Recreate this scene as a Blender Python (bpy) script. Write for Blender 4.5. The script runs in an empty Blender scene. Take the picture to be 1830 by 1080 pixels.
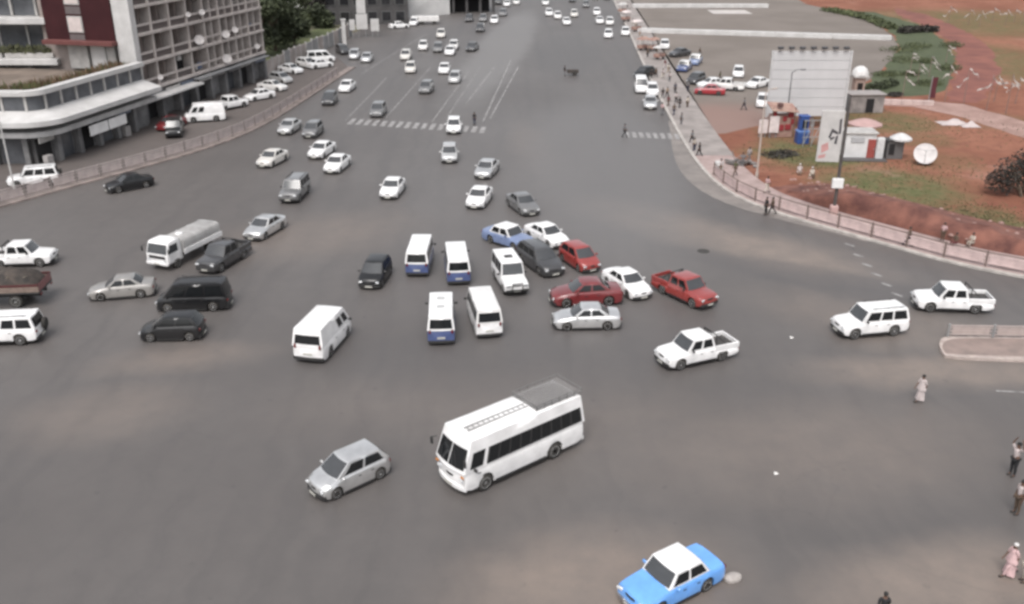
import bpy, bmesh, math, random
import numpy as np
from mathutils import Vector, Matrix

# ------------------------------------------------------------------ camera, sky, sun, exposure
S = bpy.context.scene
COL = S.collection
random.seed(7)
FPX, TH, CH = 1650.0, math.radians(23.7), 22.0      # focal length in photo pixels, pitch, eye height
cam_d = bpy.data.cameras.new('camera')
cam = bpy.data.objects.new('camera', cam_d)
COL.objects.link(cam)
cam.location = (0, 0, CH)
cam.rotation_euler = (math.pi / 2 - TH, 0, 0)
cam_d.sensor_fit = 'HORIZONTAL'
cam_d.sensor_width = 36.0
cam_d.lens = 36.0 * FPX / 1830.0
cam_d.clip_start = 0.5
cam_d.clip_end = 6000
S.camera = cam

SUN_EL, SUN_AZ = math.radians(58), math.radians(-165)   # azimuth from +Y towards +X
w = bpy.data.worlds.new('World')
S.world = w
w.use_nodes = True
nt = w.node_tree
nt.nodes.clear()
sky = nt.nodes.new('ShaderNodeTexSky')
sky.sky_type = 'NISHITA'
sky.sun_disc = False
sky.sun_elevation = SUN_EL
sky.sun_rotation = SUN_AZ
sky.air_density = 1.0
sky.dust_density = 4.0
sky.ozone_density = 1.0
hs = nt.nodes.new('ShaderNodeHueSaturation')      # an overcast sky is nearly colourless
hs.inputs['Saturation'].default_value = 0.22
bg = nt.nodes.new('ShaderNodeBackground')
bg.inputs['Strength'].default_value = 0.15
wo = nt.nodes.new('ShaderNodeOutputWorld')
nt.links.new(sky.outputs[0], hs.inputs['Color'])
nt.links.new(hs.outputs[0], bg.inputs[0])
nt.links.new(bg.outputs[0], wo.inputs[0])
sl = bpy.data.lights.new('sun', 'SUN')
sl.energy = 1.2
sl.angle = math.radians(32)
sl.color = (1.0, 0.955, 0.92)
so = bpy.data.objects.new('sun', sl)
COL.objects.link(so)
dirv = Vector((math.sin(SUN_AZ) * math.cos(SUN_EL), math.cos(SUN_AZ) * math.cos(SUN_EL), math.sin(SUN_EL)))
so.rotation_euler = dirv.to_track_quat('Z', 'Y').to_euler()
so.location = (0, 0, 60)
S.view_settings.view_transform = 'Standard'
S.view_settings.look = 'None'
S.view_settings.gamma = 1
S.view_settings.use_curve_mapping = False
S.view_settings.exposure = 0.55
S.cycles.pixel_filter_type = 'BLACKMAN_HARRIS'
S.cycles.filter_width = 3.0                          # a soft lens
S.cycles.max_bounces = 4
S.cycles.diffuse_bounces = 2
S.cycles.glossy_bounces = 2


def G(px, py, z=0.0):
    """ground point (or point at height z) seen at a pixel of the photograph"""
    u = (px - 915) / FPX
    v = (540 - py) / FPX
    dy = math.cos(TH) + v * math.sin(TH)
    dz = -math.sin(TH) + v * math.cos(TH)
    t = (z - CH) / dz
    return (u * t, dy * t)


# ------------------------------------------------------------------ materials
MATS = {}


def mat(name, col, rough=0.7, metal=0.0, coat=0.0, var=0.12, scale=3.0, col2=None, bump=0.0, spec=0.5, detail=6, contrast=(0.35, 0.65), emit=0):
    if name in MATS:
        return MATS[name]
    m = bpy.data.materials.new(name)
    m.use_nodes = True
    n = m.node_tree.nodes
    l = m.node_tree.links
    b = n['Principled BSDF']
    b.inputs['Roughness'].default_value = rough
    b.inputs['Metallic'].default_value = metal
    b.inputs['Specular IOR Level'].default_value = spec
    b.inputs['Coat Weight'].default_value = coat
    b.inputs['Coat Roughness'].default_value = 0.08
    tc = n.new('ShaderNodeTexCoord')
    nz = n.new('ShaderNodeTexNoise')
    nz.inputs['Scale'].default_value = scale
    nz.inputs['Detail'].default_value = detail
    nz.inputs['Roughness'].default_value = 0.6
    l.new(tc.outputs['Object'], nz.inputs['Vector'])
    rp = n.new('ShaderNodeValToRGB')
    c2 = col2 or tuple(c * (1 - var) for c in col)
    c1 = col if col2 else tuple(min(1, c * (1 + var * 0.6)) for c in col)
    rp.color_ramp.elements[0].position = contrast[0]
    rp.color_ramp.elements[1].position = contrast[1]
    rp.color_ramp.elements[0].color = (*c2, 1)
    rp.color_ramp.elements[1].color = (*c1, 1)
    l.new(nz.outputs['Fac'], rp.inputs['Fac'])
    l.new(rp.outputs[0], b.inputs['Base Color'])
    if bump:
        bp = n.new('ShaderNodeBump')
        bp.inputs['Strength'].default_value = bump
        bp.inputs['Distance'].default_value = 0.05
        nz2 = n.new('ShaderNodeTexNoise')
        nz2.inputs['Scale'].default_value = scale * 9
        nz2.inputs['Detail'].default_value = 4
        l.new(tc.outputs['Object'], nz2.inputs['Vector'])
        l.new(nz2.outputs['Fac'], bp.inputs['Height'])
        l.new(bp.outputs[0], b.inputs['Normal'])
    MATS[name] = m
    return m


class Nodes:
    """short-hand for ground materials that are mixed from stains and patches of their own shape"""

    def __init__(s, name, rough=0.85, spec=0.3):
        s.m = bpy.data.materials.new(name)
        s.m.use_nodes = True
        s.n = s.m.node_tree.nodes
        s.l = s.m.node_tree.links
        s.b = s.n['Principled BSDF']
        s.b.inputs['Roughness'].default_value = rough
        s.b.inputs['Specular IOR Level'].default_value = spec
        s.tc = s.n.new('ShaderNodeTexCoord').outputs['Object']
        MATS[name] = s.m

    def noise(s, scale, detail=5, rough=0.6, vec=None, dist=0.0):
        z = s.n.new('ShaderNodeTexNoise')
        z.inputs['Scale'].default_value = scale
        z.inputs['Detail'].default_value = detail
        z.inputs['Roughness'].default_value = rough
        z.inputs['Distortion'].default_value = dist
        s.l.new(vec or s.tc, z.inputs['Vector'])
        return z.outputs['Fac'], z.outputs['Color']

    def math(s, op, a, b=None, clamp=False):
        q = s.n.new('ShaderNodeMath')
        q.operation = op
        q.use_clamp = clamp
        for i, x in enumerate((a, b)):
            if x is None:
                continue
            if isinstance(x, (int, float)):
                q.inputs[i].default_value = x
            else:
                s.l.new(x, q.inputs[i])
        return q.outputs[0]

    def remap(s, v, lo, hi, a=0.0, b=1.0):
        q = s.n.new('ShaderNodeMapRange')
        q.interpolation_type = 'SMOOTHSTEP'
        q.inputs['From Min'].default_value = lo
        q.inputs['From Max'].default_value = hi
        q.inputs['To Min'].default_value = a
        q.inputs['To Max'].default_value = b
        s.l.new(v, q.inputs['Value'])
        return q.outputs[0]

    def vmath(s, op, a, b):
        q = s.n.new('ShaderNodeVectorMath')
        q.operation = op
        for i, x in enumerate((a, b)):
            if isinstance(x, tuple):
                q.inputs[i].default_value = x
            else:
                s.l.new(x, q.inputs[i])
        return q.outputs[0]

    def warped(s, scale, amt):
        c = s.noise(scale, 4)[1]
        d = s.vmath('SUBTRACT', c, (0.5, 0.5, 0.5))
        d = s.vmath('MULTIPLY', d, (amt, amt, 0))
        return s.vmath('ADD', s.tc, d)

    def blob(s, vec, cx, cy, rx, ry, rot=0.0, inner=0.5):
        mp = s.n.new('ShaderNodeMapping')
        mp.vector_type = 'TEXTURE'
        mp.inputs['Location'].default_value = (cx, cy, 0)
        mp.inputs['Rotation'].default_value = (0, 0, rot)
        mp.inputs['Scale'].default_value = (rx, ry, 1e6)
        s.l.new(vec, mp.inputs['Vector'])
        ln = s.n.new('ShaderNodeVectorMath')
        ln.operation = 'LENGTH'
        s.l.new(mp.outputs[0], ln.inputs[0])
        return s.remap(ln.outputs['Value'], inner, 1.0, 1.0, 0.0)

    def mix(s, fac, a, b):
        q = s.n.new('ShaderNodeMix')
        q.data_type = 'RGBA'
        if isinstance(fac, (int, float)):
            q.inputs[0].default_value = fac
        else:
            s.l.new(fac, q.inputs[0])
        for i, x in ((6, a), (7, b)):
            if isinstance(x, tuple):
                q.inputs[i].default_value = (*x, 1)
            else:
                s.l.new(x, q.inputs[i])
        return q.outputs[2]

    def out(s, c, bump=None, strength=0.2, dist=0.03):
        s.l.new(c, s.b.inputs['Base Color'])
        if bump is not None:
            bp = s.n.new('ShaderNodeBump')
            bp.inputs['Strength'].default_value = strength
            bp.inputs['Distance'].default_value = dist
            s.l.new(bump, bp.inputs['Height'])
            s.l.new(bp.outputs[0], s.b.inputs['Normal'])
        return s.m


# car materials
GLASS = mat('car_glass', (0.045, 0.047, 0.050), 0.20, 0, 0.25, 0.1, 2, spec=0.7)  # base colour lifted to grey, painting in the sky reflected by windscreens
SIDEGL = mat('car_side_glass', (0.012, 0.013, 0.014), 0.08, 0, 0.15, 0.1, 2, spec=0.35)  # darker copy of the glass, without that painted reflection
TYRE = mat('tyre_rubber', (0.022, 0.021, 0.02), 0.85, col2=(0.05, 0.045, 0.04), scale=5)
RIM = mat('rim_metal', (0.50, 0.50, 0.51), 0.4, 0.2, scale=8)
STEEL = mat('steel_rim_paint', (0.55, 0.55, 0.54), 0.5, 0.1, scale=8)
CHROME = mat('chrome', (0.6, 0.6, 0.61), 0.2, 0.9, scale=5)
BLACKP = mat('black_plastic', (0.028, 0.027, 0.027), 0.6, scale=6)
LAMP = mat('headlamp_glass', (0.62, 0.63, 0.64), 0.1, 0.1, 0.7, scale=20)
TAIL = mat('tail_lamp_plastic', (0.14, 0.012, 0.012), 0.25, 0, 0.5, scale=12)
AMBER = mat('amber_lamp_plastic', (0.55, 0.2, 0.03), 0.25, 0, 0.5, scale=12)
PLATE = mat('plate_paint', (0.45, 0.44, 0.40), 0.5, scale=20)
LINER = mat('bed_liner', (0.035, 0.034, 0.034), 0.8, col2=(0.07, 0.065, 0.06), scale=4)


def paint(name, c, metal=0.0, rough=0.32, dirt=0.12):
    return mat('paint_' + name, c, rough, metal, 0.9 if max(c) > .05 else 0.35, dirt, 1.7, detail=8)


PAINT = {
    'white': paint('white', (0.77, 0.76, 0.755)),
    'offwhite': paint('offwhite', (0.68, 0.665, 0.65)),
    'cream': paint('cream', (0.60, 0.575, 0.54)),
    'silver': paint('silver', (0.70, 0.695, 0.69), 0.78, 0.34),
    'lightgrey': paint('lightgrey', (0.56, 0.555, 0.55), 0.5, 0.36),
    'midgrey': paint('midgrey', (0.30, 0.285, 0.27), 0.3, 0.34),
    'tarp': mat('grey_tarpaulin', (0.36, 0.352, 0.345), 0.8, col2=(0.27, 0.262, 0.255), scale=1.2, detail=9),
    'grey': paint('grey', (0.17, 0.168, 0.168), 0.2, 0.3),
    'darkgrey': paint('darkgrey', (0.052, 0.051, 0.053), 0.15, 0.3),
    'black': paint('black', (0.009, 0.009, 0.010), 0.0, 0.3),
    'blue': paint('blue', (0.060, 0.085, 0.20)),
    'taxiblue': paint('taxiblue', (0.14, 0.36, 0.78)),
    'paleblue': paint('paleblue', (0.17, 0.22, 0.36)),
    'red': paint('red', (0.30, 0.022, 0.03)),
    'darkred': paint('darkred', (0.16, 0.022, 0.024)),
    'brickred': paint('brickred', (0.27, 0.04, 0.035)),
    'brown': paint('brown', (0.14, 0.10, 0.08)),
}


# ------------------------------------------------------------------ mesh and object helpers
class MB:
    def __init__(s):
        s.v, s.f, s.m = [], [], []

    def add(s, vs, fs, mi=0):
        o = len(s.v)
        s.v.extend(tuple(p) for p in vs)
        for f in fs:
            s.f.append(tuple(i + o for i in f))
            s.m.append(mi)
        return s

    def box(s, c, d, rz=0.0, mi=0, rx=0.0):
        hx, hy, hz = d[0] / 2, d[1] / 2, d[2] / 2
        M = Matrix.Rotation(rz, 3, 'Z') @ Matrix.Rotation(rx, 3, 'X')
        vs = [Vector(c) + M @ Vector((a * hx, b * hy, e * hz)) for e in (-1, 1) for b in (-1, 1) for a in (-1, 1)]
        return s.add(vs, [(0, 2, 3, 1), (4, 5, 7, 6), (0, 1, 5, 4), (2, 6, 7, 3), (0, 4, 6, 2), (1, 3, 7, 5)], mi)

    def bevbox(s, c, d, r=0.03, rz=0.0, mi=0):
        """box with chamfered edges"""
        hx, hy, hz = d[0] / 2, d[1] / 2, d[2] / 2
        r = min(r, hx * .9, hy * .9, hz * .9)
        rings = []
        for z, k in ((-hz, r), (-hz + r, 0), (hz - r, 0), (hz, r)):
            a, b = hx - k, hy - k
            rings.append([(a, -b + r, z), (a, b - r, z), (a - r, b, z), (-a + r, b, z), (-a, b - r, z), (-a, -b + r, z), (-a + r, -b, z), (a - r, -b, z)])
        M = Matrix.Rotation(rz, 3, 'Z')
        vs = [Vector(c) + M @ Vector(p) for q in rings for p in q]
        fs = [tuple(range(7, -1, -1)), tuple(range(24, 32))]
        for i in range(3):
            for j in range(8):
                fs.append((i * 8 + j, i * 8 + (j + 1) % 8, i * 8 + 8 + (j + 1) % 8, i * 8 + 8 + j))
        return s.add(vs, fs, mi)

    def tube(s, p, q, r0, r1=None, n=8, mi=0, cap=True):
        r1 = r0 if r1 is None else r1
        p, q = Vector(p), Vector(q)
        d = (q - p)
        if d.length < 1e-6:
            return s
        R = d.to_track_quat('Z', 'Y').to_matrix()
        vs = []
        for c, r in ((p, r0), (q, r1)):
            for i in range(n):
                a = 2 * math.pi * i / n
                vs.append(c + R @ Vector((math.cos(a) * r, math.sin(a) * r, 0)))
        fs = [(i, (i + 1) % n, n + (i + 1) % n, n + i) for i in range(n)]
        if cap:
            fs += [tuple(range(n - 1, -1, -1)), tuple(range(n, 2 * n))]
        return s.add(vs, fs, mi)

    def lathe(s, prof, n=16, M=None, mi=0):
        """prof: (radius, height) pairs round z; M places it"""
        M = M or Matrix.Identity(4)
        vs = []
        for r, h in prof:
            for i in range(n):
                a = 2 * math.pi * i / n
                vs.append(M @ Vector((r * math.cos(a), r * math.sin(a), h)))
        fs = []
        for k in range(len(prof) - 1):
            for i in range(n):
                fs.append((k * n + i, k * n + (i + 1) % n, (k + 1) * n + (i + 1) % n, (k + 1) * n + i))
        if prof[0][0] > 1e-4:
            fs.append(tuple(range(n - 1, -1, -1)))
        if prof[-1][0] > 1e-4:
            fs.append(tuple(range((len(prof) - 1) * n, len(prof) * n)))
        return s.add(vs, fs, mi)

    def prism(s, pts, z0, z1, mi=0):
        n = len(pts)
        ar = sum(pts[i][0] * pts[(i + 1) % n][1] - pts[(i + 1) % n][0] * pts[i][1] for i in range(n))
        if ar < 0:
            pts = pts[::-1]
        vs = [(x, y, z0) for x, y in pts] + [(x, y, z1) for x, y in pts]
        fs = [tuple(range(n - 1, -1, -1)), tuple(range(n, 2 * n))] + [(i, (i + 1) % n, n + (i + 1) % n, n + i) for i in range(n)]
        return s.add(vs, fs, mi)

    def grid(s, rows, mi=0, flip=False):
        """rows of points -> quads"""
        nu = len(rows[0])
        fs = []
        for i in range(len(rows) - 1):
            for j in range(nu - 1):
                q = (i * nu + j, i * nu + j + 1, (i + 1) * nu + j + 1, (i + 1) * nu + j)
                fs.append(q[::-1] if flip else q)
        return s.add([p for r in rows for p in r], fs, mi)

    def sweep(s, path, prof, closed=False, mi=0, cap=True):
        """sweep a closed profile [(offset to the left, z)] along a plan polyline"""
        n = len(path)
        P = [Vector((p[0], p[1])) for p in path]
        rows = []
        for i in range(n):
            a = P[i] - P[i - 1] if (i > 0 or closed) else P[1] - P[0]
            b = P[(i + 1) % n] - P[i] if (i < n - 1 or closed) else a
            a = a.normalized()
            b = b.normalized()
            t = (a + b)
            t = t.normalized() if t.length > 1e-6 else a
            nn = Vector((-t.y, t.x))
            k = 1.0 / max(0.5, nn.dot(Vector((-a.y, a.x))))
            rows.append([(P[i].x + nn.x * o * k, P[i].y + nn.y * o * k, z) for o, z in prof])
        m = len(prof)
        vs = [p for r in rows for p in r]
        fs = []
        for i in range(n if closed else n - 1):
            i2 = (i + 1) % n
            for j in range(m):
                j2 = (j + 1) % m
                fs.append((i * m + j, i * m + j2, i2 * m + j2, i2 * m + j))
        if not closed and cap:
            fs += [tuple(range(m))[::-1], tuple(range((n - 1) * m, n * m))]
        return s.add(vs, fs, mi)

    def mesh(s, name, smooth=None, fix=True):
        me = bpy.data.meshes.new(name)
        me.from_pydata(s.v, [], s.f)
        if s.m and max(s.m) > 0:
            me.polygons.foreach_set('material_index', s.m)
        if fix:
            bm = bmesh.new()
            bm.from_mesh(me)
            bmesh.ops.remove_doubles(bm, verts=bm.verts, dist=1e-5)
            bmesh.ops.recalc_face_normals(bm, faces=bm.faces)
            bm.to_mesh(me)
            bm.free()
        if smooth:
            me.shade_smooth()
            me.set_sharp_from_angle(angle=math.radians(smooth))
        return me

    def obj(s, name, mats, parent=None, smooth=None, fix=True):
        return mobj(name, s.mesh(name, smooth, fix), mats, parent)


def mobj(name, me, mats, parent=None):
    o = bpy.data.objects.new(name, me)
    COL.objects.link(o)
    if not isinstance(mats, (list, tuple)):
        mats = [mats]
    if len(me.materials) < len(mats):
        for q in mats[len(me.materials):]:
            me.materials.append(q)
    for i, q in enumerate(mats):
        if me.materials[i] != q:
            o.material_slots[i].link = 'OBJECT'
            o.material_slots[i].material = q
    if parent:
        o.parent = parent
    return o


def tag(o, label=None, cat=None, group=None, kind=None):
    if label:
        o['label'] = label
    if cat:
        o['category'] = cat
    if group:
        o['group'] = group
    if kind:
        o['kind'] = kind
    return o


def thing(name, label, cat, loc=(0, 0, 0), rz=0.0, group=None):
    o = bpy.data.objects.new(name, None)
    o.empty_display_size = 0.3
    COL.objects.link(o)
    o.location = loc
    o.rotation_euler = (0, 0, rz)
    return tag(o, label, cat, group)


def structure(o):
    o['kind'] = 'structure'
    return o


def densify(pts, step):
    out = []
    for a, b in zip(pts, pts[1:]):
        d = math.dist(a, b)
        n = max(1, int(d / step))
        for i in range(n):
            out.append((a[0] + (b[0] - a[0]) * i / n, a[1] + (b[1] - a[1]) * i / n))
    out.append(tuple(pts[-1][:2]))
    return out


def smooth_path(pts, k=2):
    for _ in range(k):
        q = [pts[0]]
        for a, b in zip(pts, pts[1:]):
            q.append((a[0] * .75 + b[0] * .25, a[1] * .75 + b[1] * .25))
            q.append((a[0] * .25 + b[0] * .75, a[1] * .25 + b[1] * .75))
        q.append(pts[-1])
        pts = q
    return pts


def along(pts, step):
    """points with headings every step metres along a polyline"""
    out, acc = [], 0.0
    for a, b in zip(pts, pts[1:]):
        d = math.dist(a, b)
        h = math.atan2(b[1] - a[1], b[0] - a[0])
        while acc <= d:
            t = acc / d
            out.append((a[0] + (b[0] - a[0]) * t, a[1] + (b[1] - a[1]) * t, h))
            acc += step
        acc -= d
    return out


# ------------------------------------------------------------------ vehicles
def lerp(a, b, t):
    return a + (b - a) * t


def pane(mb, fn, u0, u1, t0, t1, centre, off=0.012, nu=4, nt=3, mi=0, skirt=0.03):
    """a sheet of its own thickness lying on the surface fn(u, t)"""
    rows, back = [], []
    for i in range(nt + 1):
        r, k = [], []
        for j in range(nu + 1):
            u, t = lerp(u0, u1, j / nu), lerp(t0, t1, i / nt)
            p = Vector(fn(u, t))
            e = 1e-3
            du = Vector(fn(u + e, t)) - Vector(fn(u - e, t))
            dt = Vector(fn(u, t + e)) - Vector(fn(u, t - e))
            n = du.cross(dt)
            n = n.normalized() if n.length > 1e-9 else Vector((0, 0, 1))
            if n.dot(p - Vector(centre)) < 0:
                n = -n
            r.append(p + n * off)
            k.append(p - n * skirt)
        rows.append(r)
        back.append(k)
    mb.grid(rows, mi)
    edge = [(0, j) for j in range(nu + 1)] + [(i, nu) for i in range(1, nt + 1)] + [(nt, j) for j in range(nu - 1, -1, -1)] + [(i, 0) for i in range(nt - 1, 0, -1)]
    m = len(edge)
    vs = [rows[i][j] for i, j in edge] + [back[i][j] for i, j in edge]
    mb.add(vs, [(a, (a + 1) % m, m + (a + 1) % m, m + a) for a in range(m)], mi)
    return mb


P1, P2 = 'P1', 'P2'      # stand for the two paints of a vehicle
WHEELS = {}


def wheel_meshes(r, wd, rimmat):
    k = (round(r, 3), round(wd, 3))
    if k not in WHEELS:
        M = Matrix.Rotation(math.pi / 2, 4, 'X')
        t = MB().lathe([(r * .60, -wd / 2), (r * .86, -wd / 2), (r * .97, -wd * .36), (r, -wd * .2), (r, wd * .2), (r * .97, wd * .36), (r * .86, wd / 2), (r * .60, wd / 2)], 18, M)
        q = MB().lathe([(r * .66, -wd * .46), (r * .60, -wd * .52), (r * .54, -wd * .44), (r * .26, -wd * .40), (r * .2, -wd * .50), (0.0, -wd * .50)], 14, M)
        q.lathe([(r * .66, wd * .46), (r * .60, wd * .52), (r * .54, wd * .44), (r * .26, wd * .40), (r * .2, wd * .50), (0.0, wd * .50)], 14, M)
        for i in range(5):      # dark openings of the rim
            a = 2 * math.pi * i / 5
            for sg in (-1, 1):
                q.box((math.cos(a) * r * .4, sg * wd * .425, math.sin(a) * r * .4), (r * .10, .02, r * .10), mi=1)
        WHEELS[k] = (t.mesh('tyre', 40), q.mesh('rim', 40))
    return WHEELS[k]


def curved_bar(mb, x, sg, bow, hw, z0, z1, depth, n=8, mi=0):
    """bumper-like bar that follows the rounded nose (sg=1) or tail (sg=-1)"""
    rows = []
    zc = (z0 + z1) / 2
    for i in range(n + 1):
        u = -1 + 2 * i / n
        xx = x - sg * bow * u * u
        y = u * hw
        e = depth * (1 - .45 * abs(u) ** 6)
        rows.append([(xx - sg * .05, y, z0), (xx + sg * e * .8, y, z0 + .02), (xx + sg * e, y, zc), (xx + sg * e * .8, y, z1 - .02), (xx - sg * .05, y, z1)])
    mb.grid(rows, mi)
    for r in (rows[0], rows[-1]):
        mb.add(r, [(0, 1, 2, 3, 4)], mi)
    return mb


class Car:
    """parts of one kind of vehicle: (name, mesh, material keys, index of the part it sits on, tier)"""

    def __init__(s):
        s.parts = []
        s.far = None

    def add(s, name, mb, mats, smooth=35, parent=None, tier=0, loc=None):
        me = mb if isinstance(mb, bpy.types.Mesh) else mb.mesh(name, smooth)
        s.parts.append((name, me, mats if isinstance(mats, list) else [mats], parent, tier, loc))
        return len(s.parts) - 1


def make_car(L, W, top, cab, ax, wr=.30, sill=.13, side=((.08, .5), (.55, .92)), doors=((.33, .5), (.51, .67)), roofpaint=P1, bow=.16, bowr=.08,
             rimmat=RIM, tf=.13, tr=.09, crown=.07, mirrors=True, split=False, rails=False, spare=False, bed=None, hatch=0, bullbar=False, ws=(.07, .93),
             rw=(.12, .88), sw=(.14, .86), trim=None, ladder=False, bigrear=False, arch=1.16, headz=None, bumper=BLACKP, stripe=None):
    c = Car()
    hl = L / 2
    X = lambda f: hl - f * L
    fx, fz = [a for a, _ in top], [b for _, b in top]
    topz = lambda f: float(np.interp(f, fx, fz))

    def hw(f):
        k = W / 2
        if f < .14:
            k *= 1 - tf * ((.14 - f) / .14) ** 2
        if f > .88:
            k *= 1 - tr * ((f - .88) / .12) ** 2
        return k

    def bot(f):
        z = sill + .10 * max(0, (.07 - f) / .07) + .12 * max(0, (f - .92) / .08)
        R = wr * arch
        for a in ax:
            dx = abs(f - a) * L
            if dx < R:
                z = max(z, wr + math.sqrt(max(0, R * R - dx * dx)))
        return min(z, topz(f) - .13)

    PROF = [(.0, 0), (.88, 0), (.965, .05), (.995, .30), (1.0, .5), (.985, .72), (.955, .88), (.89, .97), (.55, 1.0), (0, 1.0)]

    def half(f):
        b, t, h = bot(f), topz(f), hw(f)
        out = []
        for k, (yf, zt) in enumerate(PROF):
            z = lerp(sill, t, zt)
            if k < 2:
                z = b
            else:
                z = max(z, b + .012 * k)
            z = min(z, t)
            if k == 8:
                z = t + .018
            if k == 9:
                z = t + .028
            out.append((h * yf, z))
        return out

    def px(f, y):
        q = (y / (W / 2)) ** 2
        return X(f) - bow * q * max(0, 1 - f / .2) ** 1.5 + bowr * q * max(0, 1 - (1 - f) / .16) ** 1.5

    st = set(np.linspace(.012, .988, 22)) | {a for a in fx if .012 < a < .988}
    for a in ax:
        R = wr * arch / L
        for k in range(9):
            st.add(a - R * math.cos(math.pi * k / 8) * (.999))
        st.add(a - R * 1.004)
        st.add(a + R * 1.004)
    st = sorted(f for f in st if .012 <= f <= .988)
    rings = []
    for f in [0] + st + [1]:
        h = half(min(max(f, .004), .996))
        if f in (0, 1):
            zm = (h[0][1] + h[-1][1]) / 2
            h = [(y * .95, zm + (z - zm) * .86) for y, z in h]
        full = [(px(f, y), -y, z) for y, z in h] + [(px(f, y), y, z) for y, z in h[-2:0:-1]]
        rings.append(full)
    mb = MB()
    n = len(rings[0])
    vs = [p for r in rings for p in r]
    for i in range(len(rings) - 1):
        o = len(mb.v)
    mb.v = vs
    for i in range(len(rings) - 1):
        for j in range(n):
            j2 = (j + 1) % n
            mb.f.append((i * n + j, i * n + j2, (i + 1) * n + j2, (i + 1) * n + j))
            mb.m.append(1 if j in (0, n - 1) else 0)
    for r, o in ((rings[0], 0), (rings[-1], (len(rings) - 1) * n)):
        for j in range(1, n - 1):
            mb.f.append((o, o + j, o + j + 1))
            mb.m.append(0)
    body = c.add('body', mb, [P1 if trim is None else trim, BLACKP], 38)

    # cabin: pillars and roof
    bf, rf, rr, br, roof = cab['bf'], cab['rf'], cab['rr'], cab['br'], cab['roof']
    wb, wt = cab.get('wb', .90) * W / 2, cab.get('wt', .74) * W / 2
    zf, zr = topz(bf) - .02, topz(br) - .02
    fb, rb = cab.get('fb', .14), cab.get('rb', .06)
    yy = lambda t: lerp(wb, wt, max(0, t) ** 1.25)

    def front(u, t):
        return (lerp(X(bf), X(rf), t) + fb * (1 - u * u) * (1 - .45 * t), u * yy(t), lerp(zf, roof, t))

    def rear(u, t):
        return (lerp(X(br), X(rr), t) - rb * (1 - u * u) * (1 - .4 * t), u * yy(t), lerp(zr, roof, t))

    def sidew(sg):
        return lambda q, t: (lerp(lerp(X(bf), X(br), q), lerp(X(rf), X(rr), q), t), sg * yy(t), lerp(lerp(zf, zr, q), roof, t))
    cen = ((X(rf) + X(rr)) / 2, 0, (zf + roof) / 2 - .1)
    cb = MB()
    N = 8
    T = [0, .25, .5, .75, 1]
    cb.grid([[front(-1 + 2 * j / N, t) for j in range(N + 1)] for t in T])
    cb.grid([[rear(-1 + 2 * j / N, t) for j in range(N + 1)] for t in T])
    for sg in (-1, 1):
        cb.grid([[sidew(sg)(j / N, t) for j in range(N + 1)] for t in T])
    rows = []
    for i in range(N + 1):
        a = .5 - .5 * math.cos(math.pi * i / N)
        r = []
        for j in range(N + 1):
            b = -math.cos(math.pi * j / N)
            x = lerp(X(rf) + fb * .55 * (1 - b * b), X(rr) - rb * .6 * (1 - b * b), a)
            r.append((x, b * wt, roof + crown * max(0, (1 - b * b) * (1 - (2 * a - 1) ** 2)) ** .4))
        rows.append(r)
    cb.grid(rows)
    cabin = c.add('cabin', cb, [roofpaint], 42)
    if split:
        for u0, u1 in ((-.9, -.03), (.03, .9)):
            c.add('windscreen', pane(MB(), front, u0, u1, ws[0], ws[1], cen), [SIDEGL], 60, cabin)
    else:
        c.add('windscreen', pane(MB(), front, -.91, .91, ws[0], ws[1], cen, nu=6), [GLASS], 60, cabin)
    if rw:
        c.add('rear_window', pane(MB(), rear, -.85, .85, rw[0], rw[1], cen, nu=6), [SIDEGL], 60, cabin)
    for sg in (-1, 1):
        for q0, q1 in side:
            c.add('side_window', pane(MB(), sidew(sg), q0, q1, sw[0], sw[1], cen, nu=2), [SIDEGL], 60, cabin)
    # wheels
    wd = .62 * wr
    tm, rm = wheel_meshes(wr, wd, rimmat)
    for a in ax:
        for sg in (-1, 1):
            loc = (X(a), sg * (W / 2 - wd / 2 - .012), wr)
            wi = c.add('wheel', tm, [TYRE], parent=None, loc=loc)
            c.add('rim', rm, [rimmat, BLACKP], parent=wi, tier=.5)
    # lamps, bumpers, plates
    hz = headz or (topz(.012) - .10)
    for sg in (-1, 1):
        m = MB().bevbox((px(.0, sg * .74 * W / 2) + .005, sg * .74 * W / 2 * (1 - tf * .7), hz), (.10, .30, .15), .03, rz=-sg * .28)
        c.add('headlight', m, [LAMP], 30, body)
        zt = min(topz(.985) - .14, sill + .62) if not bigrear else .98
        m = MB().bevbox((px(1.0, sg * .8 * W / 2) - .005, sg * .80 * W / 2 * (1 - tr * .6), zt), (.08, .22 if not bigrear else .14, .15 if not bigrear else .26), .025, rz=sg * .12)
        c.add('tail_light', m, [TAIL], 30, body)
    c.add('front_bumper', curved_bar(MB(), hl + .0, 1, bow, W / 2 * .90, sill + .02, sill + .24, .07), [bumper], 35, tier=1)
    c.add('rear_bumper', curved_bar(MB(), -hl - .0, -1, bowr, W / 2 * .93, sill + .05, sill + .25, .07), [bumper], 35, tier=1)
    c.add('grille', curved_bar(MB(), hl - .005, 1, bow, W / 2 * .46, hz - .07, hz + .07, .03), [BLACKP], 35, body, tier=1)
    c.add('number_plate', MB().bevbox((hl + .075, 0, sill + .15), (.02, .5, .12), .005), [PLATE], None, tier=1)
    c.add('number_plate', MB().bevbox((-hl - .075 if not bigrear else -hl - .02, 0, sill + (.17 if not bigrear else .42)), (.02, .5, .12), .005), [PLATE], None, tier=1)
    # doors: panels that stand a little proud of the side
    def hull(sg):
        def fn(f, q):
            h = half(f)
            z = lerp(sill + .10, topz(f) - .10, q)
            zs, ys = [b for _, b in h[2:8]], [a for a, _ in h[2:8]]
            y = float(np.interp(z, zs, ys))
            return (px(f, y), sg * y, z)
        return fn
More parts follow.
